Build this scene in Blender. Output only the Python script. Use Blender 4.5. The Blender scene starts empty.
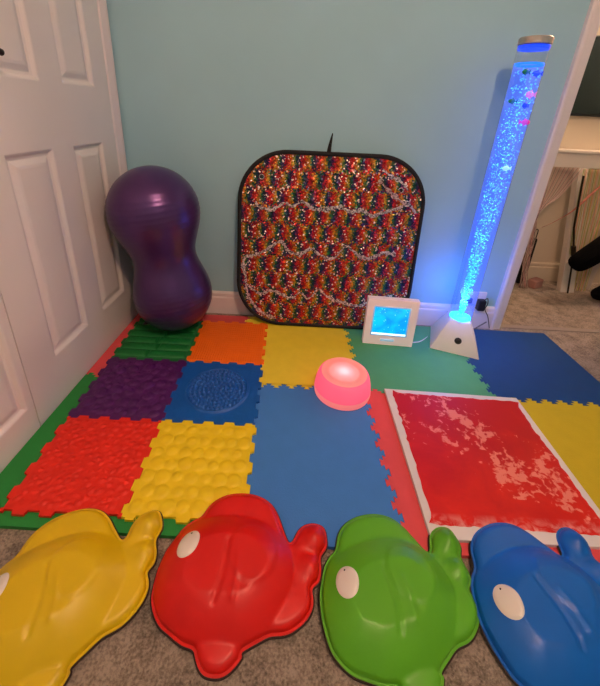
import bpy, bmesh, math, random
from mathutils import Vector, Matrix, geometry, noise
random.seed(7)
C = bpy.context.scene.collection
PI = math.pi
CM = 0.01

# ------------------------------------------------------------------ colour / materials
def lin(c):
    def f(v):
        v /= 255.0
        return v / 12.92 if v <= 0.04045 else ((v + 0.055) / 1.055) ** 2.4
    return (f(c[0]), f(c[1]), f(c[2]), 1.0)

def new_mat(name):
    m = bpy.data.materials.new(name)
    m.use_nodes = True
    nt = m.node_tree
    return m, nt, nt.nodes['Principled BSDF']

def N(nt, kind, **kw):
    n = nt.nodes.new(kind)
    for k, v in kw.items():
        if k.startswith('i_'):
            n.inputs[k[2:].replace('_', ' ')].default_value = v
        else:
            setattr(n, k, v)
    return n

def plain(name, rgb, rough=0.5, metal=0.0, var=0.0, vscale=8.0, bump=0.0, bscale=200.0, coat=0.0, spec=0.5,
          emit=None, estr=0.0, sheen=0.0):
    """one procedural surface: base colour with a soft noise variation and a fine bump"""
    m, nt, b = new_mat(name)
    base = lin(rgb)
    b.inputs['Base Color'].default_value = base
    b.inputs['Roughness'].default_value = rough
    b.inputs['Metallic'].default_value = metal
    b.inputs['Coat Weight'].default_value = coat
    b.inputs['Specular IOR Level'].default_value = spec
    if sheen: b.inputs['Sheen Weight'].default_value = sheen
    if emit:
        b.inputs['Emission Color'].default_value = lin(emit)
        b.inputs['Emission Strength'].default_value = estr
    tc = N(nt, 'ShaderNodeTexCoord')
    if var > 0:
        n = N(nt, 'ShaderNodeTexNoise', i_Scale=vscale, i_Detail=4.0)
        nt.links.new(tc.outputs['Object'], n.inputs['Vector'])
        r = N(nt, 'ShaderNodeValToRGB')
        r.color_ramp.elements[0].position = 0.3
        r.color_ramp.elements[1].position = 0.7
        r.color_ramp.elements[0].color = tuple(max(0, c * (1 - var)) for c in base[:3]) + (1,)
        r.color_ramp.elements[1].color = tuple(min(1, c * (1 + var)) for c in base[:3]) + (1,)
        nt.links.new(n.outputs['Fac'], r.inputs['Fac'])
        nt.links.new(r.outputs['Color'], b.inputs['Base Color'])
    if bump > 0:
        n2 = N(nt, 'ShaderNodeTexNoise', i_Scale=bscale, i_Detail=3.0)
        nt.links.new(tc.outputs['Object'], n2.inputs['Vector'])
        bp = N(nt, 'ShaderNodeBump', i_Strength=bump, i_Distance=0.002)
        nt.links.new(n2.outputs['Fac'], bp.inputs['Height'])
        nt.links.new(bp.outputs['Normal'], b.inputs['Normal'])
    return m

def glow(name, rgb, strength, base=(255, 255, 255)):
    return plain(name, base, rough=0.4, emit=rgb, estr=strength)

# ------------------------------------------------------------------ object helpers (all lengths in centimetres)
def tag(o, label=None, cat=None, group=None, kind=None):
    if label: o['label'] = label
    if cat: o['category'] = cat
    if group: o['group'] = group
    if kind: o['kind'] = kind
    return o

def thing(name, label, cat, loc=(0, 0, 0), rot=(0, 0, 0), group=None):
    o = bpy.data.objects.new(name, None)
    C.objects.link(o)
    o.empty_display_size = 0.05
    o.location = Vector(loc) * CM
    o.rotation_euler = rot
    return tag(o, label, cat, group)

def obj(name, bm, mat, parent=None, loc=None, rot=None, smooth=False, angle=None):
    bmesh.ops.recalc_face_normals(bm, faces=bm.faces[:])
    me = bpy.data.meshes.new(name)
    bmesh.ops.scale(bm, vec=(CM, CM, CM), verts=bm.verts[:])
    bm.to_mesh(me)
    bm.free()
    if smooth:
        for p in me.polygons: p.use_smooth = True
        if angle is not None:
            me.set_sharp_from_angle(angle=math.radians(angle))
    me.materials.append(mat)
    o = bpy.data.objects.new(name, me)
    C.objects.link(o)
    if parent: o.parent = parent
    if loc is not None: o.location = Vector(loc) * CM
    if rot is not None: o.rotation_euler = rot
    return o

def struct(name, bm, mat, parent=None, **k):
    o = obj(name, bm, mat, parent, **k)
    if parent is None: o['kind'] = 'structure'
    return o

def box(bm, x0, x1, y0, y1, z0, z1, bev=0.0, seg=2):
    r = bmesh.ops.create_cube(bm, size=1.0)
    vs = r['verts']
    for v in vs:
        v.co = Vector((x0 + (v.co.x + .5) * (x1 - x0), y0 + (v.co.y + .5) * (y1 - y0), z0 + (v.co.z + .5) * (z1 - z0)))
    if bev > 0:
        es = list({e for v in vs for e in v.link_edges})
        bmesh.ops.bevel(bm, geom=es, offset=bev, segments=seg, profile=0.5, affect='EDGES')
    return bm

def prism(bm, poly, z0, z1, bev=0.0):
    """upright prism over a 2-D outline; the top edge may be bevelled"""
    b2 = bmesh.new()
    bot = [b2.verts.new((x, y, z0)) for x, y in poly]
    top = [b2.verts.new((x, y, z1)) for x, y in poly]
    n = len(poly)
    b2.faces.new(bot[::-1])
    ft = b2.faces.new(top)
    for i in range(n):
        b2.faces.new((bot[i], bot[(i + 1) % n], top[(i + 1) % n], top[i]))
    if bev > 0:
        bmesh.ops.bevel(b2, geom=list(ft.edges), offset=bev, segments=2, profile=0.5, affect='EDGES')
    me = bpy.data.meshes.new('tmp')
    b2.to_mesh(me); b2.free()
    bm.from_mesh(me)
    bpy.data.meshes.remove(me)
    return bm

def lathe(bm, prof, seg=48, cap0=True, cap1=True, cx=0.0, cy=0.0):
    rings = []
    for r, z in prof:
        rings.append([bm.verts.new((cx + r * math.cos(2 * PI * i / seg), cy + r * math.sin(2 * PI * i / seg), z)) for i in range(seg)])
    for a, b in zip(rings[:-1], rings[1:]):
        for i in range(seg):
            bm.faces.new((a[i], a[(i + 1) % seg], b[(i + 1) % seg], b[i]))
    if cap0: bm.faces.new(rings[0][::-1])
    if cap1: bm.faces.new(rings[-1])
    return bm

def tube(bm, pts, r, seg=8, closed=False, taper=None):
    pts = [Vector(p) for p in pts]
    n = len(pts)
    rings = []
    ref = None
    for i, p in enumerate(pts):
        a = pts[(i - 1) % n] if (closed or i > 0) else pts[i]
        b = pts[(i + 1) % n] if (closed or i < n - 1) else pts[i]
        t = (b - a).normalized()
        if ref is None:
            ref = Vector((0, 0, 1)) if abs(t.z) < .9 else Vector((1, 0, 0))
        u = (ref - t * ref.dot(t)).normalized()
        ref = u
        w = t.cross(u)
        rr = r if taper is None else taper[i]
        rings.append([bm.verts.new(p + (u * math.cos(2 * PI * k / seg) + w * math.sin(2 * PI * k / seg)) * rr) for k in range(seg)])
    last = n if closed else n - 1
    for i in range(last):
        a, b = rings[i], rings[(i + 1) % n]
        for k in range(seg):
            bm.faces.new((a[k], a[(k + 1) % seg], b[(k + 1) % seg], b[k]))
    if not closed:
        bm.faces.new(rings[0][::-1]); bm.faces.new(rings[-1])
    return bm

def ball(bm, c, r, seg=12, rings=8, scale=(1, 1, 1), M=None):
    mat = Matrix.Translation(Vector(c)) @ (M if M else Matrix.Identity(4)) @ Matrix.Diagonal((scale[0], scale[1], scale[2], 1))
    bmesh.ops.create_uvsphere(bm, u_segments=seg, v_segments=rings, radius=r, matrix=mat)
    return bm

def spline(pts, per=8, closed=False):
    pts = [Vector(p) for p in pts]
    n = len(pts)
    out = []
    last = n if closed else n - 1
    for i in range(last):
        if closed:
            p0, p1, p2, p3 = pts[i - 1], pts[i], pts[(i + 1) % n], pts[(i + 2) % n]
        else:
            p0, p1, p2, p3 = pts[max(i - 1, 0)], pts[i], pts[i + 1], pts[min(i + 2, n - 1)]
        for k in range(per):
            t = k / per
            out.append(0.5 * ((2 * p1) + (p2 - p0) * t + (2 * p0 - 5 * p1 + 4 * p2 - p3) * t * t + (3 * p1 - p0 - 3 * p2 + p3) * t ** 3))
    if not closed: out.append(pts[-1])
    return out

def smin(a, b, k):
    h = max(k - abs(a - b), 0.0) / k
    return min(a, b) - h * h * k * 0.25
def smax(a, b, k): return -smin(-a, -b, k)
def sstep(a, b, x):
    t = min(1, max(0, (x - a) / (b - a)))
    return t * t * (3 - 2 * t)

# ------------------------------------------------------------------ camera
R_ = Vector((0.99886991, 0.01992458, 0.04315002)); U_ = Vector((-0.047513, 0.39578654, 0.9171126)); F_ = Vector((-0.00119489, 0.91812637, -0.39628594))
cam_d = bpy.data.cameras.new('camera')
cam = bpy.data.objects.new('camera', cam_d)
C.objects.link(cam)
cam.matrix_world = Matrix(((R_.x, U_.x, -F_.x, -0.3163), (R_.y, U_.y, -F_.y, -1.0736), (R_.z, U_.z, -F_.z, 0.9523), (0, 0, 0, 1)))
cam_d.sensor_width = 36.0
cam_d.lens = 360.92 / 686 * 36
cam_d.shift_x = (300 - 283.64) / 686
cam_d.shift_y = -(343 - 267.41) / 686
cam_d.clip_start = 0.02
bpy.context.scene.camera = cam

# ------------------------------------------------------------------ setting
ZC = -1.2                                   # carpet level; z = 0 is the top of the foam tiles
def wall_y(x): return 54.3 - 0.021 * (x + 65.9)      # plaster face of the end wall
def door_x(y): return -103 - 0.05 * (53.6 - y)       # plane of the white doors

# carpet
def carpet():
    m, nt, b = new_mat('carpet')
    tc = N(nt, 'ShaderNodeTexCoord')
    n1 = N(nt, 'ShaderNodeTexNoise', i_Scale=22.0, i_Detail=5.0)
    n2 = N(nt, 'ShaderNodeTexNoise', i_Scale=210.0, i_Detail=4.0)
    for n in (n1, n2): nt.links.new(tc.outputs['Object'], n.inputs['Vector'])
    mx = N(nt, 'ShaderNodeMath', operation='ADD')
    ml = N(nt, 'ShaderNodeMath', operation='MULTIPLY'); ml.inputs[1].default_value = 1.0
    nt.links.new(n2.outputs['Fac'], ml.inputs[0])
    ml1 = N(nt, 'ShaderNodeMath', operation='MULTIPLY'); ml1.inputs[1].default_value = .7
    nt.links.new(n1.outputs['Fac'], ml1.inputs[0]); nt.links.new(ml1.outputs[0], mx.inputs[0]); nt.links.new(ml.outputs[0], mx.inputs[1])
    r = N(nt, 'ShaderNodeValToRGB')
    r.color_ramp.elements[0].position = 0.6; r.color_ramp.elements[0].color = lin((100, 89, 78))
    r.color_ramp.elements[1].position = 1.05; r.color_ramp.elements[1].color = lin((168, 152, 136))
    nt.links.new(mx.outputs[0], r.inputs['Fac'])
    nt.links.new(r.outputs['Color'], b.inputs['Base Color'])
    b.inputs['Roughness'].default_value = 1.0
    b.inputs['Specular IOR Level'].default_value = 0.1
    b.inputs['Sheen Weight'].default_value = 0.15
    bp = N(nt, 'ShaderNodeBump', i_Strength=1.0, i_Distance=0.006)
    nt.links.new(mx.outputs[0], bp.inputs['Height'])
    nt.links.new(bp.outputs['Normal'], b.inputs['Normal'])
    return m
M_carpet = carpet()
M_wall = plain('blue_paint', (160, 203, 216), rough=0.75, var=0.03, vscale=3, bump=0.06, bscale=90, spec=0.3)
M_white = plain('white_gloss_paint', (232, 226, 222), rough=0.38, var=0.015, vscale=4)
M_trimw = plain('white_trim_paint', (236, 226, 224), rough=0.4, var=0.01)
M_ceil = plain('ceiling_paint', (238, 236, 232), rough=0.9)
M_beige = plain('cream_paint', (222, 208, 186), rough=0.8, var=0.03, vscale=3)

bm = bmesh.new(); box(bm, -125, 330, -270, 130, ZC - 4, ZC); struct('floor', bm, M_carpet)
bm = bmesh.new(); box(bm, -125, 330, -270, 130, 236, 240); struct('ceiling', bm, M_ceil)

# end wall with the doorway beside it
bm = bmesh.new()
def wallrun(bm, x0, x1, z0, z1):
    prism(bm, [(x0, wall_y(x0)), (x1, wall_y(x1)), (x1, wall_y(x1) + 9), (x0, wall_y(x0) + 9)], z0, z1)
wallrun(bm, -103.4, 78, ZC, 236); wallrun(bm, 156, 185, ZC, 236); wallrun(bm, 78, 156, 206, 236)
struct('wall_back', bm, M_wall)
bm = bmesh.new()
xa, xb = door_x(54), door_x(-270)
prism(bm, [(xa - 4, 62), (xa - 4, 54), (xb - 4, -270), (xb - 10, -270), (xa - 10, 62)], ZC, 236)
struct('wall_left', bm, M_wall)
bm = bmesh.new(); box(bm, 185, 193, -270, 60, ZC, 236); struct('wall_right', bm, M_wall)
bm = bmesh.new(); box(bm, -125, 193, -278, -270, ZC, 236); struct('wall_front', bm, M_wall)
bm = bmesh.new(); box(bm, 55, 330, 115.5, 122, ZC, 236); struct('wall_far', bm, M_beige)
bm = bmesh.new(); box(bm, 323, 330, 54, 115.5, ZC, 236); struct('wall_side', bm, M_beige)
bm = bmesh.new(); box(bm, 193.5, 330, 44, 50, ZC, 236); struct('wall_near', bm, M_beige)
bm = bmesh.new(); box(bm, 48, 55, 60.5, 122, ZC, 236); struct('wall_inner', bm, M_beige)

# skirting boards: profile with a bead below the top edge
def skirt(bm, p0, p1, h, t, nx, ny):
    prof = [(0, ZC), (t, ZC), (t, h - 3.4), (t - .15, h - 3.0), (t - .55, h - 2.7), (t - .55, h - 2.3), (t - .25, h - 2.0), (t - .35, h - .9), (t - .9, h - .2), (t - 1.2, h), (0, h)]
    A = [bm.verts.new((p0[0] + nx * d, p0[1] + ny * d, z)) for d, z in prof]
    B = [bm.verts.new((p1[0] + nx * d, p1[1] + ny * d, z)) for d, z in prof]
    n = len(prof)
    for i in range(n): bm.faces.new((A[i], A[(i + 1) % n], B[(i + 1) % n], B[i]))
    bm.faces.new(A[::-1]); bm.faces.new(B)
bm = bmesh.new(); skirt(bm, (-102.8, wall_y(-102.8)), (73.6, wall_y(73.6)), 11.0, 1.5, 0, -1); struct('baseboard_back', bm, M_trimw)
bm = bmesh.new(); skirt(bm, (55, 115.5), (323, 115.5), 11.5, 1.5, 0, -1); struct('baseboard_far', bm, M_beige)

# architrave and jamb of the doorway
bm = bmesh.new()
for x0, x1 in ((73.6, 79.0), (155, 160.4)):
    y = wall_y(x0)
    inner = x1 if x0 < 100 else x0
    outer = x0 if x0 < 100 else x1
    s = 1 if outer > inner else -1
    poly = [(outer, y), (outer, y - 1.7), (outer - s * .5, y - 2.1), (outer - s * 1.6, y - 2.1), (outer - s * 2.0, y - 1.7), (inner + s * 1.2, y - 1.3), (inner, y - .9), (inner, y + 9.4), (inner - s * -1.0, y + 9.4), (inner + s * 1.0, y)]
    prism(bm, poly if s < 0 else poly[::-1], ZC, 206)
box(bm, 73.6, 160.4, wall_y(110) - 2, wall_y(110) + 9, 205, 211)
struct('trim_1', bm, M_trimw)
bm = bmesh.new(); prism(bm, [(79, 51.4), (155, 50.4), (155, 53.4), (79, 54.4)], ZC, ZC + .6, .2)
struct('trim_2', bm, plain('threshold_strip', (150, 138, 128), rough=.5, metal=.3))

# ------------------------------------------------------------------ panelled doors on the side
DD = Vector((-0.05, -1.0, 0)).normalized()          # along the door, from the corner towards the camera
DN = Vector((0, 0, 1)).cross(DD)                    # out of the door, into the room
if DN.x < 0: DN = -DN
def door_frame_matrix():
    return Matrix(((DD.x, DN.x, 0, -1.03), (DD.y, DN.y, 0, 0.536), (DD.z, DN.z, 1, 0), (0, 0, 0, 1)))
M_handle = plain('dark_bronze', (70, 52, 40), rough=0.35, metal=0.9)
def panel_door(name, u0, u1, z0, z1, panels, th=3.4):
    """slab built as a grid of rails and stiles; each panel is a moulded recess with a raised field"""
    bm = bmesh.new()
    us = sorted({u0, u1} | {p[0] for p in panels} | {p[1] for p in panels})
    zs = sorted({z0, z1} | {p[2] for p in panels} | {p[3] for p in panels})
    vc = {}
    def V(u, v, z):
        k = (round(u, 3), round(v, 3), round(z, 3))
        if k not in vc: vc[k] = bm.verts.new(k)
        return vc[k]
    def quad(a, b, c, d):
        try: bm.faces.new([V(*p) for p in (a, b, c, d)])
        except ValueError: pass
    for i in range(len(us) - 1):
        for j in range(len(zs) - 1):
            a, b, c, d = us[i], us[i + 1], zs[j], zs[j + 1]
            if any(p[0] <= a and b <= p[1] and p[2] <= c and d <= p[3] for p in panels): continue
            quad((a, 0, c), (b, 0, c), (b, 0, d), (a, 0, d))
    for p in panels:
        rings = []
        for ins, dep in ((0, 0), (.5, -.2), (1.2, -.9), (1.9, -1.1), (2.3, -1.0), (3.6, -.45), (4.4, -.3)):
            rings.append([(p[0] + ins, dep, p[2] + ins), (p[1] - ins, dep, p[2] + ins), (p[1] - ins, dep, p[3] - ins), (p[0] + ins, dep, p[3] - ins)])
        for A, B in zip(rings[:-1], rings[1:]):
            for k in range(4): quad(A[k], A[(k + 1) % 4], B[(k + 1) % 4], B[k])
        quad(*rings[-1])
    # sides and back
    quad((u0, -th, z0), (u1, -th, z0), (u1, -th, z1), (u0, -th, z1))
    for k in range(len(us) - 1):
        for z in (z0, z1): quad((us[k], 0, z), (us[k + 1], 0, z), (us[k + 1], -th, z), (us[k], -th, z))
    for k in range(len(zs) - 1):
        for u in (u0, u1): quad((u, 0, zs[k]), (u, 0, zs[k + 1]), (u, -th, zs[k + 1]), (u, -th, zs[k]))
    bmesh.ops.remove_doubles(bm, verts=bm.verts[:], dist=.001)
    o = struct(name, bm, M_white)
    o.matrix_world = door_frame_matrix()
    return o
pr, pl = (15.6, 34.3), (44.7, 64.3)
P = []
for u0, u1 in (pr, pl): P += [(u0, u1, 17.0, 81.6), (u0, u1, 100.3, 166), (u0, u1, 173, 195)]
d1 = panel_door('door_1', 5.8, 76.6, ZC + .4, 203, P)
P = []
for u0, u1 in ((79.4, 108), (115, 143)): P += [(u0, u1, 9.2, 81.6), (u0, u1, 100.3, 166), (u0, u1, 173, 195)]
d2 = panel_door('door_2', 77.0, 150, ZC + .4, 203, P)
# lever handle of the nearer door, reaching in from beside the picture
bm = bmesh.new()
box(bm, 67.2, 71.2, 0, .7, 96, 113, .3)
tube(bm, [(69.2, .5, 106), (69.2, 3.6, 106)], 0.95, 12)
tube(bm, spline([(69.2, 3.6, 106), (67.5, 4.0, 106), (64, 3.8, 105.8), (61.4, 3.6, 105.4)], 4), .8, 10)
h = obj('door_handle', bm, M_handle, d1, smooth=True, angle=40)
h['label'] = 'dark bronze lever handle'
# painted frame strip between the door and the corner
bm = bmesh.new()
prism(bm, [(-.6, -3.4), (5.4, -3.4), (5.4, -.2), (4.9, .3), (1.5, .9), (.3, .9), (-.6, .3)], ZC, 206)
fr = struct('trim_3', bm, M_trimw); fr.matrix_world = door_frame_matrix()

# ------------------------------------------------------------------ foam floor tiles
def teeth(P, Q, n, amp, flare=0.0, phase=0.0, slope=.12):
    """toothed edge from P to Q: n teeth alternately to each side"""
    P = Vector((P[0], P[1], 0)); Q = Vector((Q[0], Q[1], 0))
    L = (Q - P).length
    t = (Q - P) / L; nrm = Vector((-t.y, t.x, 0))
    pts = [P.copy()]
    w = L / n
    for i in range(n):
        s = amp if (i + phase) % 2 == 0 else -amp
        a, b = i * w + w * slope, (i + 1) * w - w * slope
        if i == 0: a = w * .3
        if i == n - 1: b = L - w * .3
        f = flare
        pts += [P + t * (a + f if i else a), P + t * (a - f * 0.2 if i else a) + nrm * s, P + t * (b + f * .2 if i < n - 1 else b) + nrm * s, P + t * (b - f if i < n - 1 else b)]
    pts.append(Q.copy())
    return [(p.x, p.y) for p in pts]
def shrink(poly, d):
    """pull an outline in by d so that neighbours leave a hairline joint"""
    n = len(poly)
    area = sum(poly[i][0] * poly[(i + 1) % n][1] - poly[(i + 1) % n][0] * poly[i][1] for i in range(n))
    s = 1 if area > 0 else -1
    out = []
    for i in range(n):
        p0, p1, p2 = Vector(poly[i - 1]), Vector(poly[i]), Vector(poly[(i + 1) % n])
        e1, e2 = (p1 - p0), (p2 - p1)
        if e1.length < 1e-4 or e2.length < 1e-4: out.append(tuple(p1)); continue
        n1 = Vector((-e1.y, e1.x)).normalized() * s; n2 = Vector((-e2.y, e2.x)).normalized() * s
        m = (n1 + n2)
        m = m / max(m.length_squared, .5) * 2 * d if m.length > 1e-3 else n1 * d
        out.append((p1.x + m.x, p1.y + m.y))
    return out
def clean(poly):
    out = []
    for p in poly:
        if not out or (Vector(p) - Vector(out[-1])).length > .02: out.append(p)
    if (Vector(out[0]) - Vector(out[-1])).length < .02: out.pop()
    return out

def foam(name, rgb):
    return plain(name, rgb, rough=0.55, var=0.035, vscale=20, bump=0.35, bscale=260, spec=0.2)
F_red = foam('red_foam', (222, 82, 86)); F_green = foam('green_foam', (82, 164, 116)); F_green2 = foam('deep_green_foam', (44, 138, 62))
F_yellow = foam('yellow_foam', (240, 216, 62)); F_yellow2 = foam('bright_yellow_foam', (206, 182, 36)); F_blue = foam('blue_foam', (66, 126, 203)); F_blue2 = foam('deep_blue_foam', (10, 68, 126))

yb, yf = 49.0, -54.2
g = {'a': (door_x(yb) + .3, yb), 'b': (-48.6, yb), 'c': (-.6, 48.4), 'd': (49.8, 47.4), 'e': (98.6, 46.6),
     'f': (door_x(1) + .3, 1.5), 'gg': (-48.2, .3), 'h': (.6, 0), 'i': (50.0, -1.0), 'j': (98.4, -1.8),
     'k': (door_x(yf) + .3, -53.0), 'l': (-47.4, -53.6), 'm': (1.4, -54.6), 'n': (51.0, -55.0), 'o': (99.0, -55.4)}
E_ = {}
for a, b, ph in (('b', 'gg', 0), ('c', 'h', 1), ('d', 'i', 0), ('gg', 'l', 0), ('h', 'm', 0), ('i', 'n', 1),
                 ('f', 'gg', 0), ('gg', 'h', 0), ('h', 'i', 1), ('i', 'j', 0)):
    E_[a + '>' + b] = teeth(g[a], g[b], 17, 1.05, .55, ph)
def chain(*names):
    out = []
    for i, a in enumerate(names):
        b = names[(i + 1) % len(names)]
        if a + '>' + b in E_: seg = E_[a + '>' + b]
        elif b + '>' + a in E_: seg = E_[b + '>' + a][::-1]
        else: seg = [g[a], g[b]]
        out += seg[:-1]
    return clean(out)
def big_tile(name, ring, mat, label):
    c = Vector((sum(g[k][0] for k in ring) / 4, sum(g[k][1] for k in ring) / 4))
    poly = shrink(chain(*ring), .05)
    bm = bmesh.new()
    prism(bm, [(x - c.x, y - c.y) for x, y in poly], ZC + .02, 0.0)
    o = obj(name, bm, mat, None, loc=(c.x, c.y, 0))
    return tag(o, label, 'foam tile', 'plain foam floor tiles')
big_tile('foam_tile', ('a', 'f', 'gg', 'b'), F_red, 'plain red foam tile half hidden under the green and orange textured squares')
big_tile('foam_tile', ('b', 'gg', 'h', 'c'), F_yellow, 'plain yellow foam tile in front of the sequin board')
big_tile('foam_tile', ('c', 'h', 'i', 'd'), F_green, 'plain green foam tile carrying the small light box and bubble lamp')
big_tile('foam_tile', ('d', 'i', 'j', 'e'), F_blue2, 'plain dark blue foam tile at the doorway beside the bubble lamp')
big_tile('foam_tile', ('f', 'k', 'l', 'gg'), F_green2, 'plain green foam tile under the red and yellow textured squares, shown as a thin border')
big_tile('foam_tile', ('gg', 'l', 'm', 'h'), F_blue, 'plain blue foam tile in front of the glowing pink lamp')
big_tile('foam_tile', ('h', 'm', 'n', 'i'), F_red, 'plain coral red foam tile underneath the white bordered liquid tile')
big_tile('foam_tile', ('i', 'n', 'o', 'j'), F_yellow2, 'plain yellow foam tile beyond the white bordered liquid tile')

# textured puzzle squares lying on top
S0 = 30.7
X0, Y0 = -99.95, -50.25
GX = [X0 + S0 * i for i in range(3)]; GY = [Y0 + S0 * j for j in range(4)]
TE = {}
for i in range(2):
    for j in range(4): TE[('h', i, j)] = teeth((GX[i], GY[j]), (GX[i + 1], GY[j]), 9, .58, 0, (i + j) % 2, .035)
for i in range(3):
    for j in range(3): TE[('v', i, j)] = teeth((GX[i], GY[j]), (GX[i], GY[j + 1]), 9, .58, 0, (i + j + 1) % 2, .035)
def dist_rect(x, y, h): return min(h - abs(x), h - abs(y))
rng = random.Random(3)
def bumps_sum(lst, x, y):
    z = 0
    for (cx, cy, rx, ry, ca, sa, h) in lst:
        dx, dy = x - cx, y - cy
        if abs(dx) > 3.4 or abs(dy) > 3.4: continue
        u = (dx * ca + dy * sa) / rx; v = (-dx * sa + dy * ca) / ry
        q = 1 - u * u - v * v
        if q > 0: z = max(z, h * q ** .55)
    return z
pebbles = []
tries = 0
while len(pebbles) < 190 and tries < 9000:
    tries += 1
    x, y = rng.uniform(-13.6, 13.6), rng.uniform(-13.6, 13.6)
    if all((x - p[0]) ** 2 + (y - p[1]) ** 2 > 1.75 ** 2 for p in pebbles):
        a = rng.uniform(-.5, 1.2); r = rng.uniform(.75, 1.15)
        pebbles.append((x, y, r, r * rng.uniform(.5, .8), math.cos(a), math.sin(a), rng.uniform(.28, .5)))
domes = []
for r in range(7):
    ncol = 7
    for k in range(ncol):
        rad = rng.choice((1.45, 1.75, 2.05, 2.25))
        x = -12.3 + 24.6 * (k + (.22 if r % 2 else -.1)) / 6.2 + rng.uniform(-.25, .25); y = -12.2 + 24.4 * r / 6 + rng.uniform(-.3, .3)
        if abs(x) < 13.4: domes.append((x, y, rad, rad * .95, 1, 0, .32 + .1 * rad))
rocks = []
tries = 0
while len(rocks) < 60 and tries < 20000:
    tries += 1
    x, y = rng.uniform(-13, 13), rng.uniform(-13, 13); rad = rng.uniform(1.1, 2.6)
    if all((x - p[0]) ** 2 + (y - p[1]) ** 2 > (.86 * (rad + p[2])) ** 2 for p in rocks):
        a = rng.uniform(0, PI); rocks.append((x, y, rad, rad * rng.uniform(.75, 1), math.cos(a), math.sin(a), .2 + .16 * rad))
def h_red(x, y): return bumps_sum(pebbles, x, y) + .12 * noise.noise(Vector((x * .9, y * .9, 1)))
def h_yellow(x, y): return bumps_sum(domes, x, y)
def h_purple(x, y):
    z = bumps_sum(rocks, x, y)
    return z - .35 * max(0, z - .6) + .12 * noise.noise(Vector((x * 1.4, y * 1.4, 4)))
dots = []
for k, rr in enumerate((0.01, 1.7, 3.3, 4.9, 6.5, 8.1, 9.6)):
    n = max(1, int(2 * PI * rr / 1.55))
    for q in range(n):
        a = 2 * PI * q / n + k * .4
        dots.append((rr * math.cos(a), rr * math.sin(a), .6, .6, 1, 0, .85))
def h_blue(x, y):
    r = math.hypot(x, y)
    z = .25 * sstep(11.6, 11.0, r) + .45 * math.exp(-((r - 10.9) / .32) ** 2)
    return z + (bumps_sum(dots, x, y) if r < 10.4 else 0) + .05 * noise.noise(Vector((x, y, 9)))
def h_green(x, y):
    row = (y + 14) / 4.7
    f = row - math.floor(row); k = int(math.floor(row))
    gap = (-1.6, 1.1, -.6, 1.8, -1.2, .7)[k % 6]
    z = .8 * max(0, 1 - ((f - .5) / .48) ** 2) ** .5
    return z * sstep(.15, .9, abs(x - gap)) * (1 + .12 * noise.noise(Vector((x * .6, y * 1.3, k * 3.0)))) 
def h_orange(x, y):
    z = .28 * (0.5 + .5 * math.sin(2 * PI * x / .98 + .6 * math.sin(y * .9))) ** 1.2
    return z * (0.72 + .28 * math.sin(2 * PI * y / 1.6 + .8 * math.sin(x * .7)))
def textured(name, i, j, hf, rgb, rough, label, step=.33):
    cx, cy = GX[i] + S0 / 2, GY[j] + S0 / 2
    poly = TE[('h', i, j)][:-1] + TE[('v', i + 1, j)][:-1] + TE[('h', i, j + 1)][::-1][:-1] + TE[('v', i, j)][::-1][:-1]
    poly = shrink(clean(poly), .05)
    bm = bmesh.new()
    prism(bm, [(x - cx, y - cy) for x, y in poly], .02, .8)
    H = S0 / 2 - .75
    n = int(2 * H / step)
    grid = []
    for a in range(n + 1):
        row = []
        for b in range(n + 1):
            x, y = -H + 2 * H * a / n, -H + 2 * H * b / n
            e = sstep(0, .7, dist_rect(x, y, H))
            row.append(bm.verts.new((x, y, .78 + (hf(x, y) + .06) * e)))
        grid.append(row)
    fs = []
    for a in range(n):
        for b in range(n): fs.append(bm.faces.new((grid[a][b], grid[a + 1][b], grid[a + 1][b + 1], grid[a][b + 1])))
    m = plain(name.replace('tile', 'rubber') + str(i) + str(j), rgb, rough=rough, var=.05, vscale=25, bump=.12, bscale=300, spec=.4)
    o = obj(name, bm, m, None, loc=(cx, cy, 0), smooth=True, angle=50)
    return tag(o, label, 'sensory tile', 'textured puzzle squares')
textured('textured_tile', 0, 0, h_red, (226, 38, 18), .5, 'red textured square covered in small pebble bumps, nearest the yellow fish')
textured('textured_tile', 1, 0, h_yellow, (240, 206, 24), .45, 'yellow textured square of round domes beside the plain blue tile')
textured('textured_tile', 0, 1, h_purple, (78, 20, 92), .45, 'purple textured square with knobbly round bumps beside the white door')
textured('textured_tile', 1, 1, h_blue, (8, 84, 168), .45, 'blue textured square with a raised circle of dots')
textured('textured_tile', 0, 2, h_green, (18, 112, 48), .5, 'green textured square of log ridges under the purple ball')
textured('textured_tile', 1, 2, h_orange, (255, 112, 8), .55, 'orange textured square with fine ribbed spikes, behind the blue circle square', step=.24)

# ------------------------------------------------------------------ fish stepping stones
OUT = [(-13.2, 11.9), (-11.1, 15.2), (-8.1, 17.2), (-4.1, 18.0), (0.2, 17.6), (3.7, 15.9), (5.8, 13.2), (7.1, 10.2), (8.5, 7.3), (9.6, 7.4), (11.0, 9.7), (12.6, 11.0), (15.0, 11.5), (17.2, 10.7), (17.8, 8.5), (17.6, 6.4), (16.3, 4.7), (16.0, 3.4), (16.0, 1.6), (15.4, -0.3), (13.9, -1.6), (14.0, -3.4), (13.7, -5.0), (12.4, -6.8), (10.1, -8.4), (7.9, -9.2), (5.1, -9.5), (2.7, -10.5), (0.0, -11.8), (-0.1, -12.6), (-1.2, -13.9), (-2.8, -15.0), (-4.4, -15.4), (-6.5, -15.2), (-7.8, -14.4), (-8.7, -13.2), (-9.6, -11.9), (-11.9, -11.3), (-14.7, -10.0), (-17.1, -8.7), (-18.9, -6.8), (-20.1, -4.5), (-20.4, -1.7), (-20.3, 1.0), (-19.6, 4.2), (-18.4, 6.6), (-16.9, 9.1), (-15.0, 10.8)]
OUTS = [(p.x, p.y) for p in spline([(x, y, 0) for x, y in OUT], 4, True)]
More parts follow.
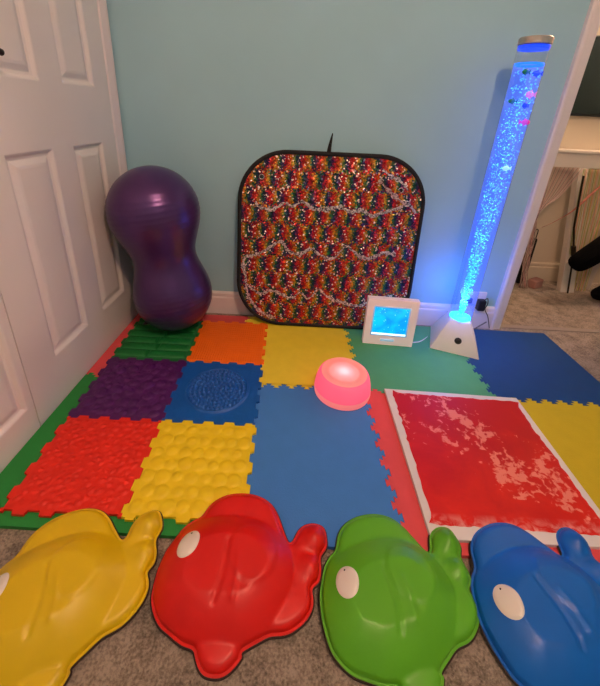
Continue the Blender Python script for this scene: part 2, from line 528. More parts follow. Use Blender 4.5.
def d_out(x, y):
    best = 1e9
    n = len(OUTS)
    for i in range(n):
        ax, ay = OUTS[i]; bx, by = OUTS[(i + 1) % n]
        dx, dy = bx - ax, by - ay
        t = max(0, min(1, ((x - ax) * dx + (y - ay) * dy) / (dx * dx + dy * dy + 1e-9)))
        d = (x - ax - dx * t) ** 2 + (y - ay - dy * t) ** 2
        if d < best: best = d
    return math.sqrt(best)
def inside(x, y):
    c = False
    n = len(OUTS)
    j = n - 1
    for i in range(n):
        xi, yi = OUTS[i]; xj, yj = OUTS[j]
        if (yi > y) != (yj > y) and x < (xj - xi) * (y - yi) / (yj - yi) + xi: c = not c
        j = i
    return c
def seg_d(x, y, pl):
    best = 1e9
    for (ax, ay), (bx, by) in zip(pl[:-1], pl[1:]):
        dx, dy = bx - ax, by - ay
        t = max(0, min(1, ((x - ax) * dx + (y - ay) * dy) / (dx * dx + dy * dy + 1e-9)))
        best = min(best, math.hypot(x - ax - dx * t, y - ay - dy * t))
    return best
gill = [(p.x, p.y) for p in spline([(-5.2, 4.5, 0), (-5.2, 1.0, 0), (-5.5, -2.5, 0), (-6.6, -6.2, 0)], 5)]
gill2 = [(p.x, p.y) for p in spline([(-2.6, 1.5, 0), (-2.4, -1.5, 0), (-3.0, -5.5, 0)], 5)]
BODY = [(p.x, p.y) for p in spline([(-20.1, -1.7, 0), (-20.0, 1.0, 0), (-19.2, 4.0, 0), (-17.8, 6.6, 0), (-15.7, 8.8, 0), (-12.8, 10.5, 0), (-9.5, 11.6, 0), (-5.6, 12.0, 0), (-1.0, 11.7, 0), (3.1, 10.5, 0), (6.6, 8.0, 0), (9.0, 5.0, 0), (10.2, 1.6, 0), (10.1, -1.6, 0), (8.4, -4.6, 0), (5.8, -7.6, 0), (2.4, -10.0, 0), (-1.2, -11.3, 0), (-4.6, -11.3, 0), (-8.4, -11.4, 0), (-11.9, -10.9, 0), (-14.6, -9.6, 0), (-16.9, -8.3, 0), (-18.6, -6.5, 0), (-19.7, -4.3, 0)], 3, True)]
def poly_sd(x, y, P):
    best, c, n, j = 1e9, False, len(P), len(P) - 1
    for i in range(n):
        xi, yi = P[i]; xj, yj = P[j]
        if (yi > y) != (yj > y) and x < (xj - xi) * (y - yi) / (yj - yi) + xi: c = not c
        dx, dy = xj - xi, yj - yi
        t = max(0, min(1, ((x - xi) * dx + (y - yi) * dy) / (dx * dx + dy * dy + 1e-9)))
        best = min(best, (x - xi - dx * t) ** 2 + (y - yi - dy * t) ** 2)
        j = i
    return math.sqrt(best) * (1 if c else -1)
def fish_h(x, y, d):
    # fins: low rounded lumps along the rim
    dd = max(0, d - .5)
    e = math.sqrt(max(0, 1 - (1 - min(dd / 1.4, 1)) ** 2))
    fin = .75 + 1.2 * e + .35 * min(d / 4.0, 1)
    # bumps of the tail
    fin += 1.3 * math.exp(-((x - 14.7) ** 2 + (y - 7.7) ** 2) / 4.5) + 1.0 * math.exp(-((x - 13.4) ** 2 + (y - 1.9) ** 2) / 4.0)
    fin -= .5 * math.exp(-((x - 14.2) ** 2 / 9 + (y - 4.6) ** 2 / .7))
    # body: a broad dome that rises from a clear crease
    q = poly_sd(x, y, BODY)
    if q > 0:
        t = min(q / 10.5, 1)
        body = 1.9 + 5.3 * (1 - (1 - t) ** 2.1)
    else: body = 1.9 + q * 1.2
    edge = .75 + 5.7 * math.sqrt(max(0, 1 - (1 - min(dd / 3.2, 1)) ** 2))
    z = smax(fin, min(body, edge), .35) if d > .55 else .75
    if q > 1.0:
        k = min(1, (q - 1.0) / 1.0)
        fx, fy = x - .6, y - 2.6
        r = (fx / 5.2) ** 2 + (fy / 5.8) ** 2
        z += k * .3 * sstep(1.1, .9, r)
        g_ = seg_d(x, y, gill)
        z -= k * (.42 * math.exp(-(g_ / .5) ** 2))
        z += k * .34 * math.exp(-(seg_d(x, y, gill2) / .6) ** 2)
    return z
_pts = [Vector((x, y)) for x, y in OUTS]
nb = len(_pts)
for i in range(nb):
    a_, b2_ = Vector(OUTS[i - 1]), Vector(OUTS[(i + 1) % nb])
    t_ = (b2_ - a_).normalized()
    for dn in (.48, .62, .85):
        q_ = Vector(OUTS[i]) + Vector((t_.y, -t_.x)) * dn
        if inside(q_.x, q_.y) and d_out(q_.x, q_.y) > dn * .97: _pts.append(q_)
_edges = [(i, (i + 1) % nb) for i in range(nb)]
NRING = len(_pts)
st = .5
yy = -16.0
row = 0
while yy < 19:
    xx = -21.0 + (st / 2 if row % 2 else 0)
    while xx < 19:
        if inside(xx, yy) and d_out(xx, yy) > 1.05: _pts.append(Vector((xx, yy)))
        xx += st
    yy += st * .87
    row += 1
_v, _e, _f, _, _, _ = geometry.delaunay_2d_cdt(_pts, _edges, [list(range(nb))], 1, 1e-5)
FISH_V = []
for p in _v:
    d = d_out(p.x, p.y)
    FISH_V.append((p.x, p.y, fish_h(p.x, p.y, d if d > 1e-3 else 0)))
FISH_F = [tuple(f) for f in _f]
def fish_z(x, y): return fish_h(x, y, d_out(x, y))
CEN = (-36.06, -61.35)
M_rim = plain('dark_matte_rim', (52, 34, 26), rough=.8)
M_eye = plain('eye_white', (238, 226, 214), rough=.3, coat=.3)
M_pupil = plain('eye_dot', (20, 16, 16), rough=.4)
def fish(rgb, label, th, s, t, eye_label, rise=1.3):
    loc = (CEN[0] + t[0], CEN[1] + t[1])
    # one side rests on the foam edge, so the shell tips up by a couple of degrees
    tilt = math.atan(rise / 25.0)
    y_front = loc[1] - 15.5
    z = ZC + .15 + (loc[1] - y_front) * math.tan(tilt)
    root = thing('fish_stepping_stone', label, 'stepping stone', (0, 0, 0), (0, 0, 0), 'fish stepping stones')
    root.matrix_world = Matrix.Translation(Vector((loc[0], loc[1], z)) * CM) @ Matrix.Rotation(tilt, 4, 'X') @ Matrix.Rotation(th, 4, 'Z') @ Matrix.Scale(s, 4)
    bm = bmesh.new()
    vs = [bm.verts.new(v) for v in FISH_V]
    for f in FISH_F:
        try: bm.faces.new([vs[i] for i in f])
        except ValueError: pass
    # turned-in bottom edge
    bd = [e for e in bm.edges if len(e.link_faces) == 1]
    r = bmesh.ops.extrude_edge_only(bm, edges=bd)
    for v in [q for q in r['geom'] if isinstance(q, bmesh.types.BMVert)]: v.co.z = .3
    m = plain('moulded_plastic_' + label.split()[0], rgb, rough=.42, var=.05, vscale=10, bump=.06, bscale=160, spec=.45)
    obj('shell', bm, m, root, smooth=True, angle=55)
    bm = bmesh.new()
    tube(bm, [(x, y, .22) for x, y in OUTS], .3, 8, True)  # thin dark tube running below the lip
    r_ = obj('dark_rim', bm, M_rim, root, smooth=True); r_['label'] = 'thin dark rim'
    # eye: oval disc following the shell
    ec, ax = Vector((-14.0, 3.6)), Vector((.27, .963))
    bx = Vector((ax.y, -ax.x))
    bm = bmesh.new()
    rings = []
    for k in range(9):
        f = 1 - k / 8
        ring = []
        for q in range(28):
            a = 2 * PI * q / 28
            p = ec + ax * (3.1 * f * math.cos(a)) + bx * (2.35 * f * math.sin(a))
            ring.append(bm.verts.new((p.x, p.y, fish_z(p.x, p.y) + .05 + .38 * math.sqrt(max(0, 1 - f ** 4)))) if f > 0 or q == 0 else None)
        rings.append(ring)
    for A, B in zip(rings[:-2], rings[1:-1]):
        for q in range(28): bm.faces.new((A[q], A[(q + 1) % 28], B[(q + 1) % 28], B[q]))
    for q in range(28): bm.faces.new((rings[-2][q], rings[-2][(q + 1) % 28], rings[-1][0]))
    bm2 = bmesh.new()
    eye = obj('eye', bm, M_eye, root, smooth=True); eye['label'] = eye_label
    p = ec + ax * 2.1 + bx * -.35
    ball(bm2, (p.x, p.y, fish_z(p.x, p.y) + .33), .24, 10, 6, (1, 1, .5))
    obj('pupil', bm2, M_pupil, eye, smooth=True)
    return root
fish((220, 184, 0), 'yellow plastic fish stepping stone partly cut off beside the white door', math.radians(22.94), 1.0, (-35.78, -4.1), 'white oval eye', 1.65)
fish((214, 14, 2), 'red plastic fish stepping stone between the yellow and green ones', 0, 1.0, (0, 0), 'white oval eye', 1.65)
fish((90, 168, 24), 'green plastic fish stepping stone in front of the coral tile', math.radians(13.7), .974, (34.95, -2.09), 'white oval eye')
fish((0, 96, 190), 'blue plastic fish stepping stone in front of the liquid tile', math.radians(20.41), .992, (67.91, -2.46), 'white oval eye')

# ------------------------------------------------------------------ liquid floor tile
def liquid():
    m, nt, b = new_mat('red_liquid')
    tc = N(nt, 'ShaderNodeTexCoord')
    sep = N(nt, 'ShaderNodeSeparateXYZ'); nt.links.new(tc.outputs['Object'], sep.inputs[0])
    n1 = N(nt, 'ShaderNodeTexNoise', i_Scale=9.0, i_Detail=5.0, i_Roughness=.6, i_Distortion=.5)
    n2 = N(nt, 'ShaderNodeTexNoise', i_Scale=42.0, i_Detail=3.0, i_Roughness=.55, i_Distortion=.5)
    for n in (n1, n2): nt.links.new(tc.outputs['Object'], n.inputs['Vector'])
    def M(op, a, b_, **k):
        q = N(nt, 'ShaderNodeMath', operation=op)
        for i, v in enumerate((a, b_)):
            if isinstance(v, (int, float)): q.inputs[i].default_value = v
            elif v is not None: nt.links.new(v, q.inputs[i])
        return q.outputs[0]
    # the milky streaks lie in a diagonal drift across the tile
    dl = M('ADD', M('MULTIPLY', M('ADD', sep.outputs['X'], .05), .863), M('MULTIPLY', M('SUBTRACT', sep.outputs['Y'], .20), .506))
    band = M('POWER', 2.718, M('MULTIPLY', M('MULTIPLY', dl, dl), -90.0))
    low = M('MULTIPLY', M('LESS_THAN', sep.outputs['Y'], -.14), -.06)
    bias = M('ADD', M('SUBTRACT', M('MULTIPLY', band, .17), .075), low)
    nn = M('ADD', M('MULTIPLY', n1.outputs['Fac'], .75), M('MULTIPLY', n2.outputs['Fac'], .72))
    val = M('ADD', nn, bias)
    ramp = N(nt, 'ShaderNodeValToRGB')
    el = ramp.color_ramp.elements
    el[0].position = .822; el[0].color = (0, 0, 0, 1)
    el[1].position = .885; el[1].color = (1, 1, 1, 1)
    nt.links.new(val, ramp.inputs['Fac'])
    # base red to orange-red
    r2 = N(nt, 'ShaderNodeValToRGB')
    r2.color_ramp.elements[0].position = .35; r2.color_ramp.elements[0].color = lin((192, 6, 18))
    r2.color_ramp.elements[1].position = .8; r2.color_ramp.elements[1].color = lin((222, 34, 16))
    oy = M('SUBTRACT', M('ADD', n1.outputs['Fac'], .0), M('MULTIPLY', sep.outputs['Y'], 1.1))
    nt.links.new(oy, r2.inputs['Fac'])
    mix = N(nt, 'ShaderNodeMix', data_type='RGBA')
    mix.inputs['B'].default_value = lin((244, 146, 128))
    f = M('MULTIPLY', ramp.outputs['Color'], .8)
    nt.links.new(f, mix.inputs['Factor']); nt.links.new(r2.outputs['Color'], mix.inputs['A'])
    # pale dry streaks along the near edge
    edge = N(nt, 'ShaderNodeMapRange'); edge.inputs['From Min'].default_value = -.185; edge.inputs['From Max'].default_value = -.225
    nt.links.new(sep.outputs['Y'], edge.inputs['Value'])
    r3 = N(nt, 'ShaderNodeValToRGB'); r3.color_ramp.elements[0].position = .42; r3.color_ramp.elements[1].position = .62
    nt.links.new(n2.outputs['Fac'], r3.inputs['Fac'])
    f2 = M('MULTIPLY', M('MULTIPLY', edge.outputs['Result'], r3.outputs['Color']), .8)
    mix2 = N(nt, 'ShaderNodeMix', data_type='RGBA'); mix2.inputs['B'].default_value = lin((244, 190, 182))
    nt.links.new(f2, mix2.inputs['Factor']); nt.links.new(mix.outputs['Result'], mix2.inputs['A'])
    nt.links.new(mix2.outputs['Result'], b.inputs['Base Color'])
    b.inputs['Roughness'].default_value = .5
    b.inputs['Specular IOR Level'].default_value = .25
    return m
c4 = [(8.3, .3), (57.2, -1.4), (55.6, -52.0), (7.4, -51.9)]
cx, cy = 32.2, -27.0
lt = thing('liquid_floor_tile', 'large red liquid floor tile with a white border lying on the foam tiles', 'sensory tile', (cx, cy, 0))
bm = bmesh.new(); prism(bm, [(x - cx, y - cy) for x, y in c4][::-1], .05, 1.1, .2)
obj('border_board', bm, plain('white_vinyl', (226, 218, 216), rough=.35, var=.02), lt)
inn = [(11.2, -2.0), (54.8, -3.8), (53.4, -49.2), (9.8, -48.2)]
poly = []
for k in range(4):
    a, b_ = Vector(inn[k]), Vector(inn[(k + 1) % 4])
    for q in range(36):
        t = q / 36
        p = a.lerp(b_, t)
        nrm = Vector(((b_ - a).y, -(b_ - a).x)).normalized()
        cr = min(t, 1 - t) * 44
        ins = -.9 * max(0, 1 - cr / 2.5) ** 2 * 1.5
        w = .6 * noise.noise(Vector((p.x * .45, p.y * .45, k))) - .35 * abs(noise.noise(Vector((p.x * .8, p.y * .8, k + 5.0)))) + .22 * noise.noise(Vector((p.x * 1.5, p.y * 1.5, k)))
        p2 = p + nrm * (ins + w - .2) * (1 if k != 9 else 1)
        poly.append((p2.x - cx, p2.y - cy))
# make sure the outline wobble points inwards
bm = bmesh.new(); prism(bm, clean(poly)[::-1], 1.0, 1.2)
obj('liquid_gel', bm, liquid(), lt)

# ------------------------------------------------------------------ pink touch lamp
lamp = thing('night_light', 'glowing pink round lamp with a bright centre on the foam tiles', 'lamp', (-7.9, -1.1, 0.02))
def silicone(name, rgb):
    m, nt, b = new_mat(name)
    tl = N(nt, 'ShaderNodeBsdfTranslucent'); tl.inputs['Color'].default_value = lin(rgb)
    mx = N(nt, 'ShaderNodeMixShader'); mx.inputs['Fac'].default_value = .75
    b.inputs['Base Color'].default_value = lin(rgb); b.inputs['Roughness'].default_value = .4
    nt.links.new(b.outputs[0], mx.inputs[1]); nt.links.new(tl.outputs[0], mx.inputs[2])
    nt.links.new(mx.outputs[0], nt.nodes['Material Output'].inputs['Surface'])
    return m
bm = bmesh.new()
lathe(bm, [(9.2, 0), (10.2, .5), (10.4, 1.6), (10.3, 3.0)], 56, True, False)
o = obj('base_ring', bm, silicone('pale_silicone', (255, 226, 214)), lamp, smooth=True); o['label'] = 'pale base ring'
bm = bmesh.new()
lathe(bm, [(10.3, 3.0), (9.95, 5.4), (9.4, 7.6), (8.9, 8.6), (8.3, 9.15)], 56, False, False)
obj('lamp_shade', bm, silicone('pink_silicone', (255, 170, 206)), lamp, smooth=True)
bm = bmesh.new()
lathe(bm, [(8.3, 9.15), (7.4, 9.4), (6.4, 9.35), (5.6, 9.1), (5.2, 9.15), (4.4, 9.3), (3.0, 9.42), (.05, 9.48)], 56, False, True)
obj('lamp_top', bm, silicone('pink_silicone_top', (255, 242, 216)), lamp, smooth=True)

# ------------------------------------------------------------------ small light box
lb_yaw = math.atan2(29.4 - 30.8, 27.4 - 5.9)
lb = thing('light_box', 'small white framed light box glowing cyan in front of the sequin board', 'lamp', (16.7, 30.1, .02), (math.radians(-3), 0, lb_yaw))
M_acr = plain('pale_acrylic', (255, 244, 244), rough=.22, coat=.3, emit=(255, 205, 215), estr=.13)  # faint pink emission added so the frame reads brighter
W, H, T = 11.0, 22.4, 3.2
bm = bmesh.new()
sx0, sx1, sz0, sz1 = -8.0, 7.6, 4.9, 18.9
# frame: ring of four bars around the window, with a bevelled outer edge
box(bm, -W, sx0, 0, T, 0, H); box(bm, sx1, W, 0, T, 0, H); box(bm, sx0, sx1, 0, T, 0, sz0); box(bm, sx0, sx1, 0, T, sz1, H)
bmesh.ops.remove_doubles(bm, verts=bm.verts[:], dist=.01)
obj('frame', bm, M_acr, lb)
bm = bmesh.new()
for a, b_ in (((sx0, sz0), (sx1, sz0)), ((sx1, sz0), (sx1, sz1)), ((sx1, sz1), (sx0, sz1)), ((sx0, sz1), (sx0, sz0))):
    tube(bm, [(a[0], -.02, a[1]), (b_[0], -.02, b_[1])], .28, 8)
o = obj('window_trim', bm, plain('frosted_trim', (190, 214, 236), rough=.2, emit=(120, 190, 255), estr=.25), lb, smooth=True)
def water_screen():
    m, nt, b = new_mat('lit_water_panel')
    tc = N(nt, 'ShaderNodeTexCoord')
    n = N(nt, 'ShaderNodeTexNoise', i_Scale=14.0, i_Detail=4.0, i_Distortion=.6)
    nt.links.new(tc.outputs['Object'], n.inputs['Vector'])
    r = N(nt, 'ShaderNodeValToRGB')
    r.color_ramp.elements[0].position = .38; r.color_ramp.elements[0].color = lin((6, 158, 252))
    r.color_ramp.elements[1].position = .62; r.color_ramp.elements[1].color = lin((6, 208, 248))
    nt.links.new(n.outputs['Fac'], r.inputs['Fac'])
    b.inputs['Base Color'].default_value = lin((10, 40, 80))
    nt.links.new(r.outputs['Color'], b.inputs['Emission Color'])
    b.inputs['Emission Strength'].default_value = 1.05
    b.inputs['Roughness'].default_value = .15
    return m
bm = bmesh.new(); box(bm, sx0 + .02, sx1 - .02, .7, 1.4, sz0 + .02, sz1 - .02)
o = obj('water_window', bm, water_screen(), lb); o['label'] = 'glowing cyan water window'
bm = bmesh.new()
rb = random.Random(5)
for k in range(26):
    ball(bm, (rb.uniform(sx0 + .6, sx1 - .6), .62, rb.uniform(sz0 + .6, sz1 - .6)), rb.uniform(.1, .28), 6, 5)
o = obj('bubbles', bm, glow('cyan_bubble', (60, 200, 250), .8, (120, 200, 240)), lb, smooth=True); o['kind'] = 'stuff'
bm = bmesh.new(); box(bm, sx0 + .2, sx1 - .2, .3, .66, sz0 + .1, sz0 + .75, .1)
o = obj('light_strip', bm, glow('led_strip', (190, 240, 255), 1.6), lb); o['label'] = 'bright LED strip along the window foot'
bm = bmesh.new(); box(bm, -3.4, 2.6, -.35, .1, 1.9, 3.1, .3)
o = obj('control_strip', bm, plain('silver_buttons', (200, 214, 224), rough=.2, metal=.4, emit=(170, 220, 255), estr=.35), lb)
o['label'] = 'silvery strip of touch buttons'
M_glint = plain('clear_glint', (255, 240, 240), rough=.05, coat=1)  # beads added in place of glints along the frame's top edge
for k in range(5):
    bm = bmesh.new(); ball(bm, (-8.4 + k * 3.9 + rb.uniform(-.6, .6), 1.2, H), .34, 8, 5, (2.4, 1, .35))
    o = obj('edge_glint', bm, M_glint, lb, smooth=True); o['label'] = 'clear bead added as a glint on the top edge'
bm = bmesh.new()
pts = spline([(11.0, 2.2, 1.4), (12.6, 3.4, .5), (16.2, 5.2, .25), (20.5, 9.6, .25), (23.0, 13.5, .3), (27.5, 15.2, .3)], 6)
tube(bm, pts, .28, 8)
o = obj('power_cable', bm, plain('white_cable', (226, 224, 222), rough=.4), lb, smooth=True); o['label'] = 'thin white cable'

# ------------------------------------------------------------------ bubble tube lamp
BT = Vector((48.8, 35.1, 0.02)); yaw = math.atan2(22.2 - 29.3, 54.3 - 35.5)
bt = thing('bubble_tube_lamp', 'tall bubble tube lamp glowing blue on a white tapered base', 'lamp', BT, (0, 0, yaw))
bm = bmesh.new()
a, b_, hz = 10.2, 4.3, 13.6
vb = [bm.verts.new((sx * a, sy * a, 0)) for sx, sy in ((-1, -1), (1, -1), (1, 1), (-1, 1))]
vt = [bm.verts.new((sx * b_, sy * b_, hz)) for sx, sy in ((-1, -1), (1, -1), (1, 1), (-1, 1))]
bm.faces.new(vb[::-1]); bm.faces.new(vt)
for i in range(4): bm.faces.new((vb[i], vb[(i + 1) % 4], vt[(i + 1) % 4], vt[i]))
bmesh.ops.bevel(bm, geom=bm.edges[:], offset=.35, segments=2, profile=.5, affect='EDGES')
obj('base', bm, plain('white_base_plastic', (252, 246, 242), rough=.4, var=.02), bt, smooth=True, angle=30)
bm = bmesh.new()
nrm = Vector((0, -hz, a - b_)).normalized() * -1
nrm = Vector((0, -hz, a - b_)).normalized()
cz = 5.6; cyf = -(a - (a - b_) * cz / hz)
Mx = Matrix.Translation(Vector((0.6, cyf, cz))) @ nrm.to_track_quat('Z', 'Y').to_matrix().to_4x4()
bmesh.ops.create_cone(bm, cap_ends=True, segments=24, radius1=1.6, radius2=1.35, depth=.7, matrix=Mx)
ball(bm, Mx @ Vector((0, 0, .3)), 1.05, 14, 8, (1, 1, .5), Mx.to_3x3().to_4x4())
o = obj('power_button', bm, plain('black_button', (26, 20, 20), rough=.3), bt, smooth=True, angle=40); o['label'] = 'round black button'
def clear_tube():
    m, nt, b = new_mat('clear_acrylic')
    tr = N(nt, 'ShaderNodeBsdfTransparent'); tr.inputs['Color'].default_value = (.93, .94, 1, 1)
    gl = N(nt, 'ShaderNodeBsdfGlossy'); gl.inputs['Roughness'].default_value = .06
    lw = N(nt, 'ShaderNodeLayerWeight'); lw.inputs['Blend'].default_value = .25
    ml = N(nt, 'ShaderNodeMath', operation='MULTIPLY'); ml.inputs[1].default_value = .55
    mx = N(nt, 'ShaderNodeMixShader')
    nt.links.new(lw.outputs['Facing'], ml.inputs[0])
    nt.links.new(ml.outputs[0], mx.inputs['Fac']); nt.links.new(tr.outputs[0], mx.inputs[1]); nt.links.new(gl.outputs[0], mx.inputs[2])
    nt.links.new(mx.outputs[0], nt.nodes['Material Output'].inputs['Surface'])
    return m
def lit_water(name, tint, emit, e):
    m, nt, b = new_mat(name)
    tr = N(nt, 'ShaderNodeBsdfTransparent'); tr.inputs['Color'].default_value = tint
    em = N(nt, 'ShaderNodeEmission'); em.inputs['Color'].default_value = lin(emit); em.inputs['Strength'].default_value = e
    ad = N(nt, 'ShaderNodeAddShader')
    nt.links.new(tr.outputs[0], ad.inputs[0]); nt.links.new(em.outputs[0], ad.inputs[1])
    nt.links.new(ad.outputs[0], nt.nodes['Material Output'].inputs['Surface'])
    return m
TR, ZT = 4.85, 119.6
bm = bmesh.new(); lathe(bm, [(TR, hz - 2.6), (TR, ZT)], 48, False, False)
o = obj('tube_wall', bm, clear_tube(), bt, smooth=True); o['label'] = 'clear acrylic tube'
ZW = 113.6
bm = bmesh.new(); lathe(bm, [(TR - .3, hz - 2.5), (TR - .3, ZW)], 40, True, True)
o = obj('water_column', bm, lit_water('lit_blue_water', (.80, .84, 1.0, 1), (70, 110, 255), .3), bt, smooth=True, angle=40); o['label'] = 'blue lit water'
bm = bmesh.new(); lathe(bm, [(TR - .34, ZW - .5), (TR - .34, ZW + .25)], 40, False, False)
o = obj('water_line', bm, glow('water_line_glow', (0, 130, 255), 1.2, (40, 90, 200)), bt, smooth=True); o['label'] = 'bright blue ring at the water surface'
bm = bmesh.new()
lathe(bm, [(TR + .02, ZT - .4), (TR + .2, ZT - .3), (TR + .24, ZT + 1.5), (TR + .05, ZT + 1.75), (.05, ZT + 1.8)], 48, False, True)
o = obj('cap', bm, plain('brushed_metal_cap', (196, 182, 172), rough=.36, metal=.8, var=.08, vscale=30), bt, smooth=True, angle=35); o['label'] = 'brushed silver cap'
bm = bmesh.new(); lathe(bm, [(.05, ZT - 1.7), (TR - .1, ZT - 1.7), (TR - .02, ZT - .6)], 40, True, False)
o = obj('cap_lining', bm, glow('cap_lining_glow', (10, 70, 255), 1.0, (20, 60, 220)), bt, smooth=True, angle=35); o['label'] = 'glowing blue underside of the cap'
bm = bmesh.new(); lathe(bm, [(TR - .35, hz - .2), (TR - .5, hz + .5), (.05, hz + .7)], 40, False, True)
o = obj('led_plate', bm, glow('led_plate_glow', (40, 210, 255), 3.0, (90, 200, 255)), bt, smooth=True); o['label'] = 'bright cyan LED plate at the tube foot'
bm = bmesh.new()
rb = random.Random(11)
for k in range(1200):
    t = rb.random()
    z = hz + 1.5 + (ZW - hz - 3) * (t ** 1.12)
    f = (z - hz) / (ZW - hz)
    spread = 1.3 + 2.9 * min(1, f * 1.6)
    a0 = rb.uniform(0, 2 * PI); rr = spread * math.sqrt(rb.random())
    r = rb.uniform(.12, .27) * (1 + .5 * (f < .3))
    bmesh.ops.create_icosphere(bm, subdivisions=1, radius=r, matrix=Matrix.Translation((rr * math.cos(a0) + .5 * f, rr * math.sin(a0), z)) @ Matrix.Diagonal((1, 1, 1.25, 1)))
o = obj('bubbles', bm, glow('bubble_glow', (10, 150, 255), 1.5, (140, 210, 255)), bt, smooth=True)
o['kind'] = 'stuff'
bm = bmesh.new()
for k in range(420):
    z = hz + .9 + rb.random() ** 1.5 * 92
    f = min(1, (z - hz) / 60)
    a0 = rb.uniform(0, 2 * PI); rr = (1.0 + 2.8 * f) * math.sqrt(rb.random())
    bmesh.ops.create_icosphere(bm, subdivisions=1, radius=rb.uniform(.15, .32) * (1.15 - .4 * f), matrix=Matrix.Translation((rr * math.cos(a0), rr * math.sin(a0), z)))
o = obj('bright_bubbles', bm, glow('bright_bubble_glow', (20, 230, 255), 2.2, (200, 240, 255)), bt, smooth=True)
o['kind'] = 'stuff'
bm = bmesh.new()
tube(bm, spline([(5, 10.3, 1.0), (9, 14.0, 1.0), (14.6, 17.5, 5.0)], 5), .3, 8)
obj('power_cable', bm, plain('grey_cable', (120, 116, 112), rough=.5), bt, smooth=True)

# little plastic fish floating in the water
def tube_fish(px, pz, py, rgb, emit, estr, label, s=1.0, yaw=0.0):
    bm = bmesh.new()
    ball(bm, (0, 0, 0), 1.0, 14, 10, (1.15, .5, .78))
    tl = [(1.0, 0, 0), (1.9, 0, .75), (1.7, 0, 0), (1.9, 0, -.75)]
    for dy in (-.12, .12):
        vs = [bm.verts.new((x, y + dy, z)) for x, y, z in tl]
        bm.faces.new((vs[0], vs[1], vs[2])); bm.faces.new((vs[0], vs[2], vs[3]))
    for sg in (1, -1):
        vs = [bm.verts.new(p) for p in ((-.3, .05, .7 * sg), (.5, .05, .66 * sg), (.55, 0, 1.15 * sg), (-.3, -.05, .7 * sg), (.5, -.05, .66 * sg))]
        bm.faces.new((vs[0], vs[1], vs[2])); bm.faces.new((vs[3], vs[4], vs[2]))
    bmesh.ops.scale(bm, vec=(s * 1.2, s * 1.2, s * 1.2), verts=bm.verts[:])
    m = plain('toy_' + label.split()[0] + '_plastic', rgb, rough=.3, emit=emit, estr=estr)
    o = obj('toy_fish', bm, m, None, loc=(px, py, pz), rot=(0, 0, yaw), smooth=True)
    return tag(o, label, 'toy fish', 'plastic fish floating in the bubble tube')
tube_fish(46.4, 111.0, 31.8, (20, 120, 90), (0, 110, 90), .25, 'green toy fish highest in the bubble tube', .95, .3)
tube_fish(50.2, 110.6, 32.0, (10, 60, 230), (0, 60, 255), .6, 'blue toy fish next to the highest green one in the bubble tube', .9, -.4)
tube_fish(49.8, 104.2, 31.6, (255, 170, 215), (255, 110, 190), .5, 'pink and pale toy fish under the two highest in the bubble tube', 1.15, .2)
tube_fish(45.2, 102.0, 33.2, (20, 130, 110), (0, 120, 110), .3, 'teal toy fish below the pink one by the tube wall', .85, -.3)
tube_fish(49.6, 100.8, 32.2, (10, 50, 220), (0, 50, 255), .5, 'blue toy fish just below the pink one in the bubble tube', 1.0, .5)
tube_fish(51.6, 95.4, 32.4, (240, 60, 170), (250, 40, 160), .55, 'magenta toy fish below the others near the top third of the tube', 1.0, 2.9)
tube_fish(48.6, 79.5, 31.4, (220, 255, 230), (170, 255, 210), .7, 'white toy fish lowest in the bubble tube', .95, .1)

# ------------------------------------------------------------------ wall socket with plug and cable
ys = wall_y(62)
so = thing('wall_socket', 'white double wall socket with a black plug behind the bubble tube', 'socket', (62.2, ys, 12.4))
bm = bmesh.new(); box(bm, -5.5, 5.5, -1.1, 0, -.6, 6.4, .3); obj('face_plate', bm, plain('socket_white', (232, 224, 224), rough=.35), so)
bm = bmesh.new(); box(bm, 1.2, 4.6, -4.2, -1.12, -2.4, 3.2, .5)
o = obj('plug', bm, plain('black_plug', (22, 20, 26), rough=.45), so); o['label'] = 'black plug'
bm = bmesh.new()
tube(bm, spline([(3.4, -3.2, 3.0), (4.8, -3.4, 4.4), (5.6, -3.4, 1.5), (5.2, -3.2, -1.6), (7.4, -3.3, -5.2), (9.0, -3.2, -9.0), (10.0, -3.4, -12.1)], 7), .22, 8)
o = obj('plug_cable', bm, plain('dark_cable', (52, 46, 44), rough=.5), so, smooth=True); o['label'] = 'dark wavy cable'
bm = bmesh.new(); box(bm, -4.6, -1.4, -2.6, -1.12, .6, 3.4, .4); o = obj('adapter', bm, plain('blue_black_adapter', (30, 40, 90), rough=.4), so); o['label'] = 'small dark blue adapter'

# ------------------------------------------------------------------ purple peanut ball
pb_lo, pb_hi = Vector((-80.6, 36.0, 18.4)), Vector((-85.6, 36.2, 55.4))
ax = (pb_hi - pb_lo); La = ax.length; axn = ax.normalized()
pb = thing('peanut_ball', 'shiny purple peanut shaped exercise ball standing by the white door', 'exercise ball', (pb_lo.x, pb_lo.y, 1.2))
pb.rotation_euler = axn.to_track_quat('Z', 'Y').to_euler()
pb.location = (pb_lo - axn * 16.9) * CM
r1, r2 = 16.9, 18.2
z1, z2 = 16.9, 16.9 + La
prof = []
nz = 150
ztop = z2 + r2
for k in range(nz + 1):
    th = PI * k / nz
    z = ztop * (1 - math.cos(th)) / 2
    # smooth union of the two balls
    def fld(r):
        a_ = math.hypot(r, z - z1) - r1; c_ = math.hypot(r, z - z2) - r2
        return smin(a_, c_, 21.0)
    lo, hi = 0.0, 30.0
    if fld(0) > 0: r = 0
    else:
        for _ in range(40):
            md = (lo + hi) / 2
            if fld(md) < 0: lo = md
            else: hi = md
        r = lo
    for zc, w in ((z1, 8.0), (z2, 8.0)):
        wv = math.exp(-((z - zc) / w) ** 4)
        r += .3 * wv * (abs(math.sin(PI * (z - zc) / 2.1)) ** .5 - .6) if r > 1 else 0
    prof.append((max(r, .03), z))
bm = bmesh.new(); lathe(bm, prof, 64, True, True)
